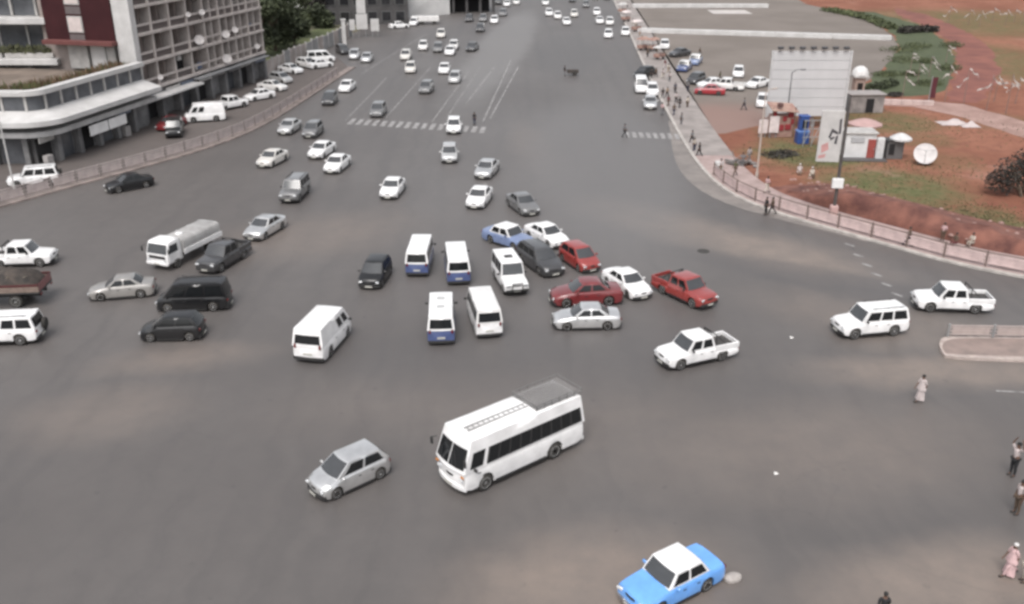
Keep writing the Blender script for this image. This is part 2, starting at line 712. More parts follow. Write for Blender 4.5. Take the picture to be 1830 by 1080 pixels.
    for sg in (-1, 1):
        f0_, f1_ = ax[0] + wr * arch / L + .012, ax[1] - wr * arch / L - .012
        c.add('sill', pane(MB(), lambda f, q, sg=sg: (X(f), sg * (W / 2 * (.972 + .012 * q)), lerp(sill - .02, sill + .10, q)), f0_, f1_, 0, 1, (0, 0, .6), off=.012, nu=4, nt=1), [BLACKP], None, body)  # black strip added along the sill to deepen the shade under the body
        for f0, f1 in doors:
            d = c.add('door', pane(MB(), hull(sg), f0, f1, .02, .98, (0, 0, .6), off=.014, nu=5, nt=5, skirt=.02), [P1 if trim is None else trim], 40, body, tier=1)
            y = hull(sg)(f1 - .02, .78)
            c.add('handle', MB().bevbox((y[0] + .06, y[1] + sg * .03, y[2]), (.16, .03, .035), .008), [BLACKP], None, body, tier=1)
        if mirrors:
            y = hull(sg)(bf + .06, .95)
            c.add('wing_mirror', MB().bevbox((y[0], sg * (W / 2 + .09), topz(bf) + .07), (.10, .20, .14), .03), [P1 if mirrors == 1 else BLACKP], None, body, tier=1)
    if rails:
        for sg in (-1, 1):
            m = MB()
            m.tube((X(rf) - .25, sg * wt * .86, roof + .10), (X(rr) + .2, sg * wt * .86, roof + .10), .022, n=6)
            for k in (.1, .5, .9):
                xx = lerp(X(rf) - .25, X(rr) + .2, k)
                m.tube((xx, sg * wt * .86, roof), (xx, sg * wt * .86, roof + .10), .02, n=6)
            c.add('roof_rail', m, [BLACKP], 40, cabin, tier=1)
    if spare:
        M = Matrix.Translation((-hl - .12, -.18 * W, .98)) @ Matrix.Rotation(-math.pi / 2, 4, 'Y')
        m = MB().lathe([(.0, -.1), (wr * .9, -.1), (wr, -.04), (wr, .06), (wr * .9, .1), (wr * .55, .12), (wr * .5, .1), (0, .1)], 18, M)
        c.add('spare_wheel', m, [TYRE], 40, body)
    if bullbar:
        m = MB()
        for sg in (-1, 1):
            m.tube((hl + .10, sg * .38, sill + .1), (hl + .16, sg * .34, hz + .22), .035, n=8)
            m.tube((hl + .12, sg * .38, hz), (hl - .0, sg * .80, hz - .02), .03, n=8)
        for zz in (sill + .22, hz + .2):
            m.tube((hl + .14, -.38, zz), (hl + .14, .38, zz), .035, n=8)
        c.add('bull_bar', m, [BLACKP], 40, tier=1)
    if hatch:
        for k in range(hatch):
            xx = lerp(X(rf), X(rr), (.30, .64)[k] if hatch > 1 else .38)
            c.add('roof_vent', MB().bevbox((xx, 0, roof + crown + .015), (.5 if hatch == 1 else .34, .6 if hatch == 1 else .5, .05), .02), [BLACKP if hatch == 1 else mat('vent_grey', (.38, .38, .38), .5)], None, cabin)
    if bed:
        x0, x1 = X(bed[0]), X(bed[1])
        z0, z1 = topz(.8) - .02, bed[2]
        hwb = W / 2 * .955
        m = MB()
        for sg in (-1, 1):
            m.bevbox(((x0 + x1) / 2, sg * (hwb - .05), (z0 + z1) / 2), (x0 - x1, .10, z1 - z0), .02)
        m.bevbox((x1 + .04, 0, (z0 + z1) / 2), (.08, 2 * hwb - .2, z1 - z0), .02)
        m.bevbox((x0 - .03, 0, (z0 + z1) / 2), (.06, 2 * hwb - .2, z1 - z0), .02)
        c.add('bed', m, [P1], None)
        c.add('bed_liner', MB().bevbox(((x0 + x1) / 2, 0, z0 + .065), (x0 - x1 - .16, 2 * hwb - .22, .05), .01), [LINER], None)
        if len(bed) > 3:
            m = MB()
            for sg in (-1, 1):
                m.tube((x0 - .12, sg * hwb * .8, z1 - .1), (x0 - .12, sg * hwb * .72, z1 + .62), .035, n=8)
                m.tube((x0 - .12, sg * hwb * .72, z1 + .60), (x0 - .75, sg * hwb * .8, z1), .03, n=8)
            m.tube((x0 - .12, -hwb * .73, z1 + .62), (x0 - .12, hwb * .73, z1 + .62), .035, n=8)
            c.add('roll_bar', m, [BLACKP], 40, tier=1)
    if ladder:     # light strip on bonnet
        pass
    c.front, c.rear, c.sidew, c.hull, c.cen, c.X = front, rear, sidew, hull, cen, X
    c.L, c.W = L, W
    return c


SEDAN_TOP = [(0, .60), (.02, .70), (.10, .80), (.27, .93), (.31, .96), (.80, 1.0), (.86, 1.0), (.98, .95), (1, .80)]
KIND = {}
KIND['sedan'] = make_car(4.4, 1.76, SEDAN_TOP, dict(bf=.28, rf=.43, rr=.68, br=.83, roof=1.42), (.19, .79), .31, side=((.10, .46), (.51, .88)))
KIND['boxy_sedan'] = make_car(4.15, 1.70, [(0, .66), (.02, .78), (.27, .90), (.31, .93), (.78, .95), (.97, .93), (1, .80)],
                              dict(bf=.30, rf=.40, rr=.70, br=.79, roof=1.46, wb=.91, wt=.80, fb=.08), (.19, .76), .30, side=((.07, .46), (.52, .93)), bow=.06, bowr=.04, tf=.07, tr=.05,
                              rimmat=STEEL, crown=.05, bumper=CHROME, roofpaint=P2)
KIND['estate'] = make_car(4.5, 1.76, [(0, .60), (.02, .72), (.10, .82), (.27, .94), (.31, .97), (.98, 1.0), (1, .85)], dict(bf=.27, rf=.41, rr=.90, br=.985, roof=1.46), (.19, .78), .31,
                          side=((.09, .36), (.40, .65), (.69, .93)), rails=True)
KIND['hatchback'] = make_car(3.75, 1.70, [(0, .58), (.02, .70), (.10, .82), (.22, .94), (.26, .98), (.92, 1.04), (.98, 1.0), (1, .80)],
                             dict(bf=.22, rf=.42, rr=.86, br=.975, roof=1.50), (.19, .82), .30, side=((.11, .47), (.52, .90)), doors=((.32, .56), (.57, .74)), sw=(.12, .84))
KIND['off_roader'] = make_car(4.6, 1.86, [(0, .80), (.02, .96), (.06, 1.02), (.24, 1.10), (.28, 1.13), (.98, 1.15), (1, .98)],
                              dict(bf=.27, rf=.365, rr=.945, br=.99, roof=1.82, wb=.92, wt=.80, fb=.08), (.18, .77), .37, sill=.28, side=((.07, .34), (.38, .62), (.66, .95)),
                              doors=((.33, .51), (.52, .69)), spare=True, rails=True, bow=.09, bowr=.04, tf=.08, tr=.05, mirrors=2)
KIND['field_car'] = make_car(4.7, 1.80, [(0, .86), (.02, 1.0), (.24, 1.08), (.28, 1.12), (.98, 1.14), (1, 1.0)],
                             dict(bf=.28, rf=.345, rr=.965, br=.99, roof=1.98, wb=.93, wt=.84, fb=.04), (.17, .76), .38, sill=.32, side=((.06, .30), (.34, .60), (.64, .95)),
                             doors=((.33, .49), (.50, .66)), bow=.05, bowr=.03, tf=.05, tr=.03, hatch=1, bullbar=True, mirrors=2, crown=.05)
KIND['pickup_truck'] = make_car(5.0, 1.82, [(0, .78), (.02, .94), (.06, .98), (.23, 1.05), (.27, 1.08), (.655, 1.08), (.658, .78), (.98, .78), (1, .70)],
                                dict(bf=.26, rf=.36, rr=.615, br=.652, roof=1.72, wb=.92, wt=.80, fb=.08), (.17, .76), .36, sill=.26, side=((.08, .46), (.54, .92)),
                                doors=((.33, .48), (.49, .63)), bed=(.660, .995, 1.10, 1), bow=.09, bowr=.02, tf=.08, tr=.02, mirrors=2, crown=.05)
KIND['people_carrier'] = make_car(4.6, 1.76, [(0, .66), (.02, .80), (.10, .98), (.14, 1.04), (.98, 1.06), (1, .9)],
                                  dict(bf=.12, rf=.28, rr=.94, br=.99, roof=1.84, wb=.93, wt=.82, fb=.12), (.17, .79), .32, side=((.06, .30), (.34, .62), (.66, .95)),
                                  doors=((.24, .44), (.45, .68)), bow=.14, rails=True)
MINI_TOP = [(0, 1.0), (.02, 1.09), (.05, 1.10), (.98, 1.10), (1, 1.05)]
MINI_CAB = dict(bf=.012, rf=.10, rr=.955, br=.992, roof=1.93, wb=.965, wt=.84, fb=.12, rb=.06)
KIND['minibus'] = make_car(4.5, 1.76, MINI_TOP, MINI_CAB, (.20, .74), .31, side=((.05, .20), (.23, .44), (.47, .68), (.71, .95)), doors=((.12, .28), (.30, .52)),
                           roofpaint=P2, bow=.12, bowr=.05, tf=.06, tr=.04, bigrear=True, mirrors=2, headz=.72, rw=(.14, .80), rimmat=STEEL, sw=(.16, .78))
KIND['vented_minibus'] = make_car(4.5, 1.76, MINI_TOP, MINI_CAB, (.20, .74), .31, side=((.05, .20), (.23, .44), (.47, .68), (.71, .95)), doors=((.12, .28), (.30, .52)),
                                  roofpaint=P2, bow=.12, bowr=.05, tf=.06, tr=.04, bigrear=True, mirrors=2, headz=.72, rw=(.14, .80), rimmat=STEEL, sw=(.16, .78), hatch=2)
KIND['van'] = make_car(4.3, 1.80, [(0, .72), (.02, .86), (.08, 1.0), (.12, 1.03), (.98, 1.05), (1, .95)],
                       dict(bf=.09, rf=.24, rr=.95, br=.992, roof=1.92, wb=.96, wt=.84, fb=.12), (.20, .76), .31, side=((.06, .20), (.25, .40)), doors=((.2, .38), (.40, .62)),
                       bow=.14, bowr=.06, tf=.09, tr=.06, bigrear=True, mirrors=2, rw=(.16, .66), sw=(.16, .74), crown=.09)


def make_bus():
    """white coach bus with split windscreen, black window band and a rack on the rear of the roof"""
    n = 9
    side = [(.035, .135)] + [(.17 + .80 * i / n + .006, .17 + .80 * (i + 1) / n - .006) for i in range(n)]
    c = make_car(6.5, 2.05, [(0, 1.12), (.02, 1.26), (.05, 1.30), (.98, 1.30), (1, 1.22)],
                 dict(bf=.008, rf=.075, rr=.965, br=.994, roof=2.50, wb=.975, wt=.88, fb=.16, rb=.05), (.165, .735), .38, sill=.25, side=side,
                 doors=((.06, .14),), bow=.15, bowr=.06, tf=.06, tr=.03, split=True, ws=(.10, .72), rw=(.16, .70), sw=(.10, .60), crown=.12, mirrors=2, rimmat=STEEL,
                 headz=.78, bigrear=True, bumper=PAINT['white'])
    X = c.X
    m = MB()
    for sg in (-1, 1):      # long ridges on the front half of the roof
        m.bevbox((lerp(X(.10), X(.60), .5), sg * .13 + .18, 2.625), (3.1, .06, .05), .015)
    for k in range(12):
        m.bevbox((lerp(X(.13), X(.57), k / 11), .18, 2.622), (.05, .22, .03), .01)
    c.add('roof_walkway', m, [mat('walkway_grey', (.27, .265, .26), .6)], None)
    x0, x1 = X(.60), X(.985)
    rk = MB()
    for yy in (-.80, .80):
        for zz in (2.62, 2.80):
            rk.tube((x0, yy, zz), (x1, yy, zz), .022, n=6)
        for k in range(7):
            xx = lerp(x0, x1, k / 6)
            rk.tube((xx, yy, 2.53), (xx, yy, 2.80), .018, n=6)
    for xx in (x0, x1):
        for zz in (2.62, 2.80):
            rk.tube((xx, -.80, zz), (xx, .80, zz), .022, n=6)
    ri = c.add('roof_rack', rk, [mat('rack_grey', (.16, .155, .15), .55)], 40)
    for k in range(11):
        yy = lerp(-.72, .72, k / 10)
        c.add('slat', MB().bevbox(((x0 + x1) / 2, yy, 2.645), (x0 - x1 - .05, .095, .022), .006), [mat('slat_grey', (.20, .19, .185), .7, scale=6)], None, ri)
    for sg in (-1, 1):      # black frames between the panes
        for k in range(n + 1):
            q = .17 + .80 * k / n
            c.add('pillar', pane(MB(), c.sidew(sg), q - .006, q + .006, .10, .60, c.cen, off=.016, nu=1, nt=2), [BLACKP], None, tier=1)
        c.add('window_trim', pane(MB(), c.sidew(sg), .17, .975, .065, .10, c.cen, off=.016, nu=12, nt=1), [BLACKP], None, tier=1)
    for sg in (-1, 1):
        m = MB().tube((X(.02), sg * .98, 2.0), (X(-.005), sg * 1.13, 1.95), .018, n=6)
        m.bevbox((X(-.005), sg * 1.14, 1.78), (.07, .15, .32), .02)
        c.add('wing_mirror', m, [BLACKP], None, tier=1)
    for sg in (-1, 1):
        c.add('wiper', MB().tube(c.front(sg * .5, .08), Vector(c.front(sg * .2, .55)) + Vector((.03, 0, .01)), .012, n=5), [BLACKP], None, tier=1)
        c.add('indicator', MB().bevbox((X(.003), sg * .86, .99), (.06, .2, .07), .015), [AMBER], None, tier=1)
    return c


def make_truck(kind):
    """cab-over lorry; kind 'tank' carries a long covered body, 'load' an open bed with a dark covered load"""
    c = Car()
    W = 2.1
    L = 6.3 if kind == 'tank' else 6.0
    hl = L / 2
    f = MB()
    for sg in (-1, 1):
        f.box((-.2, sg * .42, .62), (L - .7, .10, .2))
    for k in range(5):
        f.box((hl - 1.2 - k * 1.05, 0, .62), (.1, .8, .14))
    c.add('chassis', f, [BLACKP], None)
    # cab
    x0, x1 = hl, hl - 1.65
    w2 = W / 2 - .05
    prof = [(x1, .55), (x0 - .02, .55), (x0 + .02, .75), (x0 + .0, 1.28), (x0 - .26, 2.08), (x0 - .42, 2.18), (x1 + .12, 2.22), (x1, 2.12)]
    rows = []
    for yf in (-1, -.985, -.9, -.5, 0, .5, .9, .985, 1):
        k = .0 if abs(yf) < .95 else (.03 if abs(yf) < .99 else .09)
        zc = 1.35
        xc = (x0 + x1) / 2
        tap = lambda z: 1 - .10 * max(0, (z - 1.25) / .95)
        rows.append([(xc + (x - xc) * (1 - k * .8), yf * w2 * tap(z), zc + (z - zc) * (1 - k * .6)) for x, z in prof])
    cb = MB()
    m = len(prof)
    cb.v = [p for r in rows for p in r]
    for i in range(len(rows) - 1):
        for j in range(m):
            j2 = (j + 1) % m
            cb.f.append((i * m + j, i * m + j2, (i + 1) * m + j2, (i + 1) * m + j))
            cb.m.append(0)
    cb.f += [tuple(range(m)), tuple(range((len(rows) - 1) * m, len(rows) * m))]
    cb.m += [0, 0]
    cab = c.add('cab', cb, [P1], 40)
    cen = ((x0 + x1) / 2, 0, 1.4)
    fr = lambda u, t: (lerp(x0 + .0, x0 - .26, t), u * w2 * (1 - .10 * t * .8), lerp(1.28, 2.08, t))
    c.add('windscreen', pane(MB(), fr, -.9, .9, .05, .92, cen, nu=4), [GLASS], 60, cab)
    for sg in (-1, 1):
        sd = lambda q, t, sg=sg: (lerp(lerp(x0 - .1, x1 + .2, q), lerp(x0 - .33, x1 + .2, q), t), sg * (w2 * (1 - .09 * t) + .0), lerp(1.30, 1.98, t))
        c.add('side_window', pane(MB(), sd, .08, .80, .06, .92, cen, nu=2), [GLASS], 60, cab)
        dr = lambda q, t, sg=sg: (lerp(x0 - .12, x1 + .25, q), sg * w2 * 1.0, lerp(.72, 1.26, t))
        c.add('door', pane(MB(), dr, .02, .98, 0, 1, cen, nu=1, nt=1, off=.015), [P1], None, cab, tier=1)
        c.add('headlight', MB().bevbox((x0 + .02, sg * .72, .82), (.08, .32, .16), .03), [LAMP], None, cab)
        mm = MB().tube((x0 - .05, sg * w2, 1.9), (x0 + .1, sg * (w2 + .22), 1.85), .018, n=6)
        mm.bevbox((x0 + .1, sg * (w2 + .22), 1.62), (.06, .17, .38), .02)
        c.add('wing_mirror', mm, [BLACKP], None, cab, tier=1)
    c.add('grille', MB().bevbox((x0 + .02, 0, 1.05), (.05, 1.5, .22), .02), [BLACKP], None, cab)
    c.add('front_bumper', MB().bevbox((x0 + .06, 0, .58), (.16, W - .1, .24), .04), [P1], None)
    c.add('number_plate', MB().bevbox((x0 + .15, 0, .58), (.02, .5, .12), .005), [PLATE], None, tier=1)
    xb0, xb1 = x1 - .12, -hl
    if kind == 'tank':
        rows = []
        n = 18
        for k, (xx, sc) in enumerate(((xb0, .86), (xb0 - .10, 1), (xb1 + .10, 1), (xb1, .86))):
            r = []
            for i in range(n):
                a = 2 * math.pi * i / n
                ca, sa = math.cos(a), math.sin(a)
                r.append((xx, sc * 1.02 * math.copysign(abs(ca) ** .38, ca), 1.42 + sc * .60 * math.copysign(abs(sa) ** .42, sa)))
            rows.append(r)
        t = MB()
        t.v = [p for r in rows for p in r]
        for i in range(3):
            for j in range(n):
                t.f.append((i * n + j, i * n + (j + 1) % n, (i + 1) * n + (j + 1) % n, (i + 1) * n + j))
                t.m.append(0)
        t.f += [tuple(range(n)), tuple(range(3 * n, 4 * n))]
        t.m += [0, 0]
        tk = c.add('cargo_cover', t, [P2], 40)
        for k in range(4):
            xx = lerp(xb0 - .3, xb1 + .3, k / 3)
            ring = MB()
            pts = []
            for i in range(n):
                a = 2 * math.pi * i / n
                ca, sa = math.cos(a), math.sin(a)
                pts.append((1.035 * math.copysign(abs(ca) ** .38, ca), 1.42 + .615 * math.copysign(abs(sa) ** .42, sa)))
            for i in range(n):
                p, q = pts[i], pts[(i + 1) % n]
                ring.tube((xx, p[0], p[1]), (xx, q[0], q[1]), .022, n=5)
            c.add('band', ring, [mat('band_grey', (.4, .4, .4), .5)], 40, tk)
        c.add('hatch', MB().lathe([(.30, 0), (.30, .12), (.24, .16), (0, .17)], 14, Matrix.Translation((xb0 - .9, 0, 2.0))), [P1], 35, tk)
        for sg in (-1, 1):
            c.add('side_rail', MB().bevbox(((xb0 + xb1) / 2, sg * 1.05, 1.02), (xb0 - xb1, .09, .40), .02), [P1], None)
    else:
        c.add('bed', MB().bevbox(((xb0 + xb1) / 2, 0, .93), (xb0 - xb1, W, .12), .02), [BLACKP], None)
        for sg in (-1, 1):
            for k in range(3):
                c.add('side_board', MB().bevbox(((xb0 + xb1) / 2, sg * (W / 2 - .03), 1.06 + k * .17), (xb0 - xb1, .05, .155), .012), [mat('board_tan', (.20, .15, .125), .8, scale=2, var=.3) if k < 2 else mat('board_maroon', (.075, .020, .020), .8, scale=2)], None)
        c.add('tailboard', MB().bevbox((xb1 + .03, 0, 1.22), (.05, W - .1, .48), .02), [P2], None)
        rnd = random.Random(5)
        rows = []
        for i in range(11):
            r = []
            for j in range(9):
                u, v2 = i / 10, j / 8
                edge = min(1, min(u, 1 - u, v2, 1 - v2) * 7)
                r.append((lerp(xb0 - .1, xb1 + .12, u), lerp(-.95, .95, v2), 1.20 + edge * (.80 + .26 * math.sin(u * 7) * math.cos(v2 * 5) + rnd.uniform(-.10, .10))))
            rows.append(r)
        c.add('covered_load', MB().grid(rows), [mat('tarpaulin_dark', (.03, .026, .024), .85, col2=(.075, .06, .05), scale=2.2, bump=.4)], 50)
        for k in range(4):
            c.add('rope', MB().tube((lerp(xb0, xb1, .15 + .23 * k), -W / 2, 1.5), (lerp(xb0, xb1, .15 + .23 * k), W / 2, 1.95), .02, n=5), [mat('rope', (.3, .26, .2), .9)], None, tier=1)
    for xx, dbl in ((hl - .95, 0), (-hl + 1.45, 1)):
        tm, rm = wheel_meshes(.40, .26 if not dbl else .44, STEEL)
        for sg in (-1, 1):
            wi = c.add('wheel', tm, [TYRE], loc=(xx, sg * (W / 2 - (.16 if not dbl else .26)), .40))
            c.add('rim', rm, [STEEL, BLACKP], parent=wi, tier=.5)
        if dbl:
            for sg in (-1, 1):
                c.add('mudguard', MB().bevbox((xx, sg * (W / 2 - .25), .86), (.95, .46, .03), .01), [BLACKP], None, tier=1)
    for sg in (-1, 1):
        c.add('tail_light', MB().bevbox((-hl - .02, sg * .8, .82), (.06, .25, .13), .02), [TAIL], None)
    c.L, c.W = L, W
    return c


KIND['coach_bus'] = make_bus()
KIND['covered_truck'] = make_truck('tank')
KIND['loaded_truck'] = make_truck('load')


def far_mesh(c):
    """all parts of a vehicle in one mesh, for those only a few pixels long"""
    if c.far:
        return c.far
    keys, bm = [], bmesh.new()
    for name, me, mats, par, tier, loc in c.parts:
        if tier >= 1:
            continue
        off = Vector(loc or (0, 0, 0))
        if name == 'rim':
            off = Vector(c.parts[par][5])
        n0 = len(bm.verts)
        f0 = len(bm.faces)
        bm.from_mesh(me)
        bm.verts.ensure_lookup_table()
        bm.faces.ensure_lookup_table()
        for v in bm.verts[n0:]:
            v.co += off
        for fc in bm.faces[f0:]:
            k = mats[min(fc.material_index, len(mats) - 1)]
            if k not in keys:
                keys.append(k)
            fc.material_index = keys.index(k)
    me = bpy.data.meshes.new('vehicle')
    bm.to_mesh(me)
    bm.free()
    c.far = (me, keys)
    return c.far


VEH = []


def vehicle(kind, F, R, p1, label, cat, group, p2=None, lod=0, name=None, scale=1.0):
    """F and R: where its front and its rear centre meet the ground, as pixels of the photograph (and a height)"""
    c = KIND[kind]
    f, r = Vector(G(*F)), Vector(G(*R))
    mid = (f + r) / 2
    rz = math.atan2(f.y - r.y, f.x - r.x)
    paints = {P1: PAINT[p1], P2: PAINT[p2 or p1]}
    name = name or kind
    if lod == 2:
        me, keys = far_mesh(c)
        o = mobj(name, me, [paints.get(k, k) if isinstance(k, str) else k for k in keys])
        o.location = (mid.x, mid.y, 0.012)
        o.rotation_euler = (0, 0, rz)
        tag(o, label, cat, group)
    else:
        o = thing(name, label, cat, (mid.x, mid.y, 0.012), rz, group)
        made = {}
        for i, (pn, me, mats, par, tier, loc) in enumerate(c.parts):
            if lod == 1 and tier >= 1:
                continue
            q = mobj(pn, me, [paints.get(k, k) if isinstance(k, str) else k for k in mats], made.get(par, o))
            if loc:
                q.location = loc
            made[i] = q
    if kind == 'sedan' and p1 == 'darkred' and lod == 0:
        scale *= 1.12
    scale *= {'estate': .93, 'coach_bus': 1.0, 'van': .97, 'people_carrier': .90, 'loaded_truck': 1.0, 'hatchback': .88, 'boxy_sedan': .92}.get(kind, .855)
    if scale != 1.0:
        o.scale = (scale,) * 3
    VEH.append((label, round((f - r).length, 2), c.L))
    return o


# ------------------------------------------------------------------ ground, roads, pavements
CONC = mat('concrete', (.40, .385, .37), .8, scale=1.2, var=.22, bump=.15)
WHITEWALL = mat('white_render', (.54, .528, .52), .75, scale=.7, col2=(.43, .42, .41), detail=9)
PALE = mat('pale_metal_paint', (.60, .53, .515), .6, scale=2, var=.2)
KERB = mat('kerb_stone', (.40, .37, .345), .85, scale=1.5, var=.25, bump=.2)
POSTC = mat('post_rust', (.17, .125, .11), .7, scale=4, var=.3)
GREYM = mat('grey_metal', (.30, .30, .30), .5, .3, scale=4)
LINE = mat('road_paint', (.32, .31, .305), .7, col2=(.15, .143, .14), scale=2.2, detail=9, contrast=(.35, .6))

LANE = mat('worn_lane_paint', (.34, .33, .325), .75, col2=(.12, .115, .112), scale=2.0, detail=9, contrast=(.38, .62))
a = Nodes('asphalt', .50, .5)
wv = a.warped(.035, 14)
wv2 = a.warped(.25, 3.0)
base = a.mix(a.remap(a.noise(.05, 6, .6)[0], .3, .7), (.094, .085, .081), (.116, .106, .101))
base = a.mix(a.remap(a.noise(.9, 6, .7)[0], .35, .7, 0, .35), base, (.082, .076, .073))
stretch = a.n.new('ShaderNodeMapping')
stretch.inputs['Scale'].default_value = (1.6, .05, 1)
stretch.inputs['Rotation'].default_value = (0, 0, math.radians(4))
a.l.new(wv2, stretch.inputs['Vector'])
tyre = a.remap(a.noise(.55, 3, .5, stretch.outputs[0])[0], .44, .70, 0, .36)
base = a.mix(tyre, base, (.072, .067, .066))
dust = None
DUST = [(G(1060, 1045), 7.5, 4.2, .2, .85), (G(1700, 1050), 8, 3.4, .1, .85), (G(1170, 395), 4.6, 11, .75, .8), (G(1370, 445), 4.6, 12, .85, .85), (G(1560, 575), 5.0, 10, 1.0, .45), (G(1690, 665), 10, 2.8, 0, .8), (G(1420, 470), 9, 4, -.5, .4),
        (G(560, 420), 12, 7, .5, .42), (G(330, 640), 6, 2.6, .2, .5), (G(800, 720), 13, 5, .1, .2), (G(1450, 800), 13, 6, .1, .4), (G(1060, 760), 8, 4, .3, .25), (G(180, 740), 6, 4, .3, .4), (G(950, 260), 3, 14, .1, .3)]
for (cx, cy), rx, ry, rot, k in DUST:
    q = a.math('MULTIPLY', a.blob(wv2, cx, cy, rx, ry, rot, .15), k)
    dust = q if dust is None else a.math('MAXIMUM', dust, q)
grit = a.remap(a.noise(.6, 7, .7)[0], .25, .75, .55, 1.0)
base = a.mix(a.math('MULTIPLY', dust, grit), base, (.222, .180, .152))
# a newer, darker strip and a paler old strip on the avenue
for (cx, cy), rx, ry, rot, k, col in ((G(1010, 95), 6.5, 26, -.05, .45, (.080, .076, .075)), (G(900, 80), 5.5, 60, -.09, .7, (.17, .162, .158)), (G(1080, 280), 9, 34, -.05, .6, (.135, .128, .126)), (G(960, 330), 14, 40, 0, .3, (.135, .128, .126)), (G(900, 640), 14, 5, .05, .25, (.070, .067, .068)), (G(1470, 500), 11, 2.6, -.55, .4, (.070, .067, .068))):
    base = a.mix(a.math('MULTIPLY', a.blob(wv2, cx, cy, rx, ry, rot, .55), k), base, col)
spots = a.remap(a.noise(1.7, 2, .4)[0], .70, .80, 0, .35)
base = a.mix(spots, base, (.05, .048, .048))
crack = a.n.new('ShaderNodeTexVoronoi')
crack.feature = 'DISTANCE_TO_EDGE'
crack.inputs['Scale'].default_value = .16
a.l.new(a.warped(.6, 1.6), crack.inputs['Vector'])
ck = a.math('MULTIPLY', a.remap(crack.outputs['Distance'], 0.0, .012, 1, 0), a.remap(a.noise(.11, 3)[0], .45, .6, 0, .10))
base = a.mix(ck, base, (.045, .043, .043))
ASPHALT = a.out(base, a.noise(9, 4)[0], .25, .02)

g = MB()
g.add([(-3000, -600, 0), (3000, -600, 0), (3000, 5000, 0), (-3000, 5000, 0)], [(0, 1, 2, 3)])
structure(g.obj('road', ASPHALT, fix=False))

fence_l = smooth_path([(-46.5, 56.2)] + [G(*p) for p in ((0, 372), (130, 335), (260, 300), (400, 258), (480, 222), (560, 170), (620, 130), (700, 80), (760, 40), (815, 5))] + [(-5.5, 300), (12, 520)], 2)
kerb_r = smooth_path([(75, 34), (44, 46.5)] + [G(*p) for p in ((1830, 499), (1700, 473), (1560, 433), (1470, 408), (1380, 381), (1300, 348), (1250, 303), (1215, 247), (1190, 200), (1150, 120), (1120, 50), (1095, 0))] + [(28, 300), (42, 520)], 2)


def offset(path, o):
    out = []
    for i, p in enumerate(path):
        a, b = path[max(0, i - 1)], path[min(len(path) - 1, i + 1)]
        d = math.dist(a, b)
        out.append((p[0] - (b[1] - a[1]) / d * o, p[1] + (b[0] - a[0]) / d * o))
    return out


def ragged(pts, step=2.0, amp=.5, seed=1):
    r = random.Random(seed)
    return [(x + r.uniform(-amp, amp), y + r.uniform(-amp, amp)) for x, y in densify(list(pts) + [pts[0]], step)[:-1]]


def rag_open(pts, step, amp, seed=2):
    r = random.Random(seed)
    return [(x + r.uniform(-amp, amp), y + r.uniform(-amp, amp)) for x, y in densify(pts, step)]


def sheet(name, pts, z, m):
    mb = MB()
    ar = sum(p[0] * q[1] - q[0] * p[1] for p, q in zip(pts, pts[1:] + pts[:1]))
    mb.add([(x, y, z) for x, y in (pts if ar > 0 else pts[::-1])], [tuple(range(len(pts)))])
    return structure(mb.obj(name, m, fix=False))


# left apron in front of the shops
a = Nodes('worn_paving', .85, .3)
vb = a.n.new('ShaderNodeTexBrick')
vb.inputs['Scale'].default_value = 1.0
vb.inputs['Color1'].default_value = (.112, .096, .09, 1)
vb.inputs['Color2'].default_value = (.092, .08, .075, 1)
vb.inputs['Mortar'].default_value = (.10, .09, .085, 1)
vb.inputs['Mortar Size'].default_value = .02
vb.inputs['Brick Width'].default_value = .6
vb.inputs['Row Height'].default_value = .3
a.l.new(a.tc, vb.inputs['Vector'])
c = a.mix(a.remap(a.noise(.25, 7, .65)[0], .3, .7, 0, .7), vb.outputs['Color'], (.122, .105, .098))
c = a.mix(a.remap(a.noise(.7, 4, .5)[0], .6, .75, 0, .5), c, (.085, .08, .078))
APRON = a.out(c, a.noise(5, 4)[0], .3, .03)
fl = [p for p in fence_l if p[1] < 200]
fa = [p for p in fl if p[1] < 134]
sheet('forecourt', offset(fa, .9) + [(-26, 141), (-31, 146), (-60, 150), (-75, 130), (-75, 52)], .008, APRON)
PINK = mat('pink_paving', (.40, .30, .28), .85, scale=.9, col2=(.29, .215, .20), detail=9, bump=.2)
PINKL = mat('pale_pink_paving', (.37, .285, .268), .85, scale=.8, col2=(.26, .195, .18), detail=9, bump=.2)
mb = MB().sweep(fa, [(-.1, 0), (-.1, .14), (.9, .14), (.9, 0)])
structure(mb.obj('kerb', mat('left_kerb', (.23, .19, .175), .85, scale=.9, var=.3, bump=.2)))


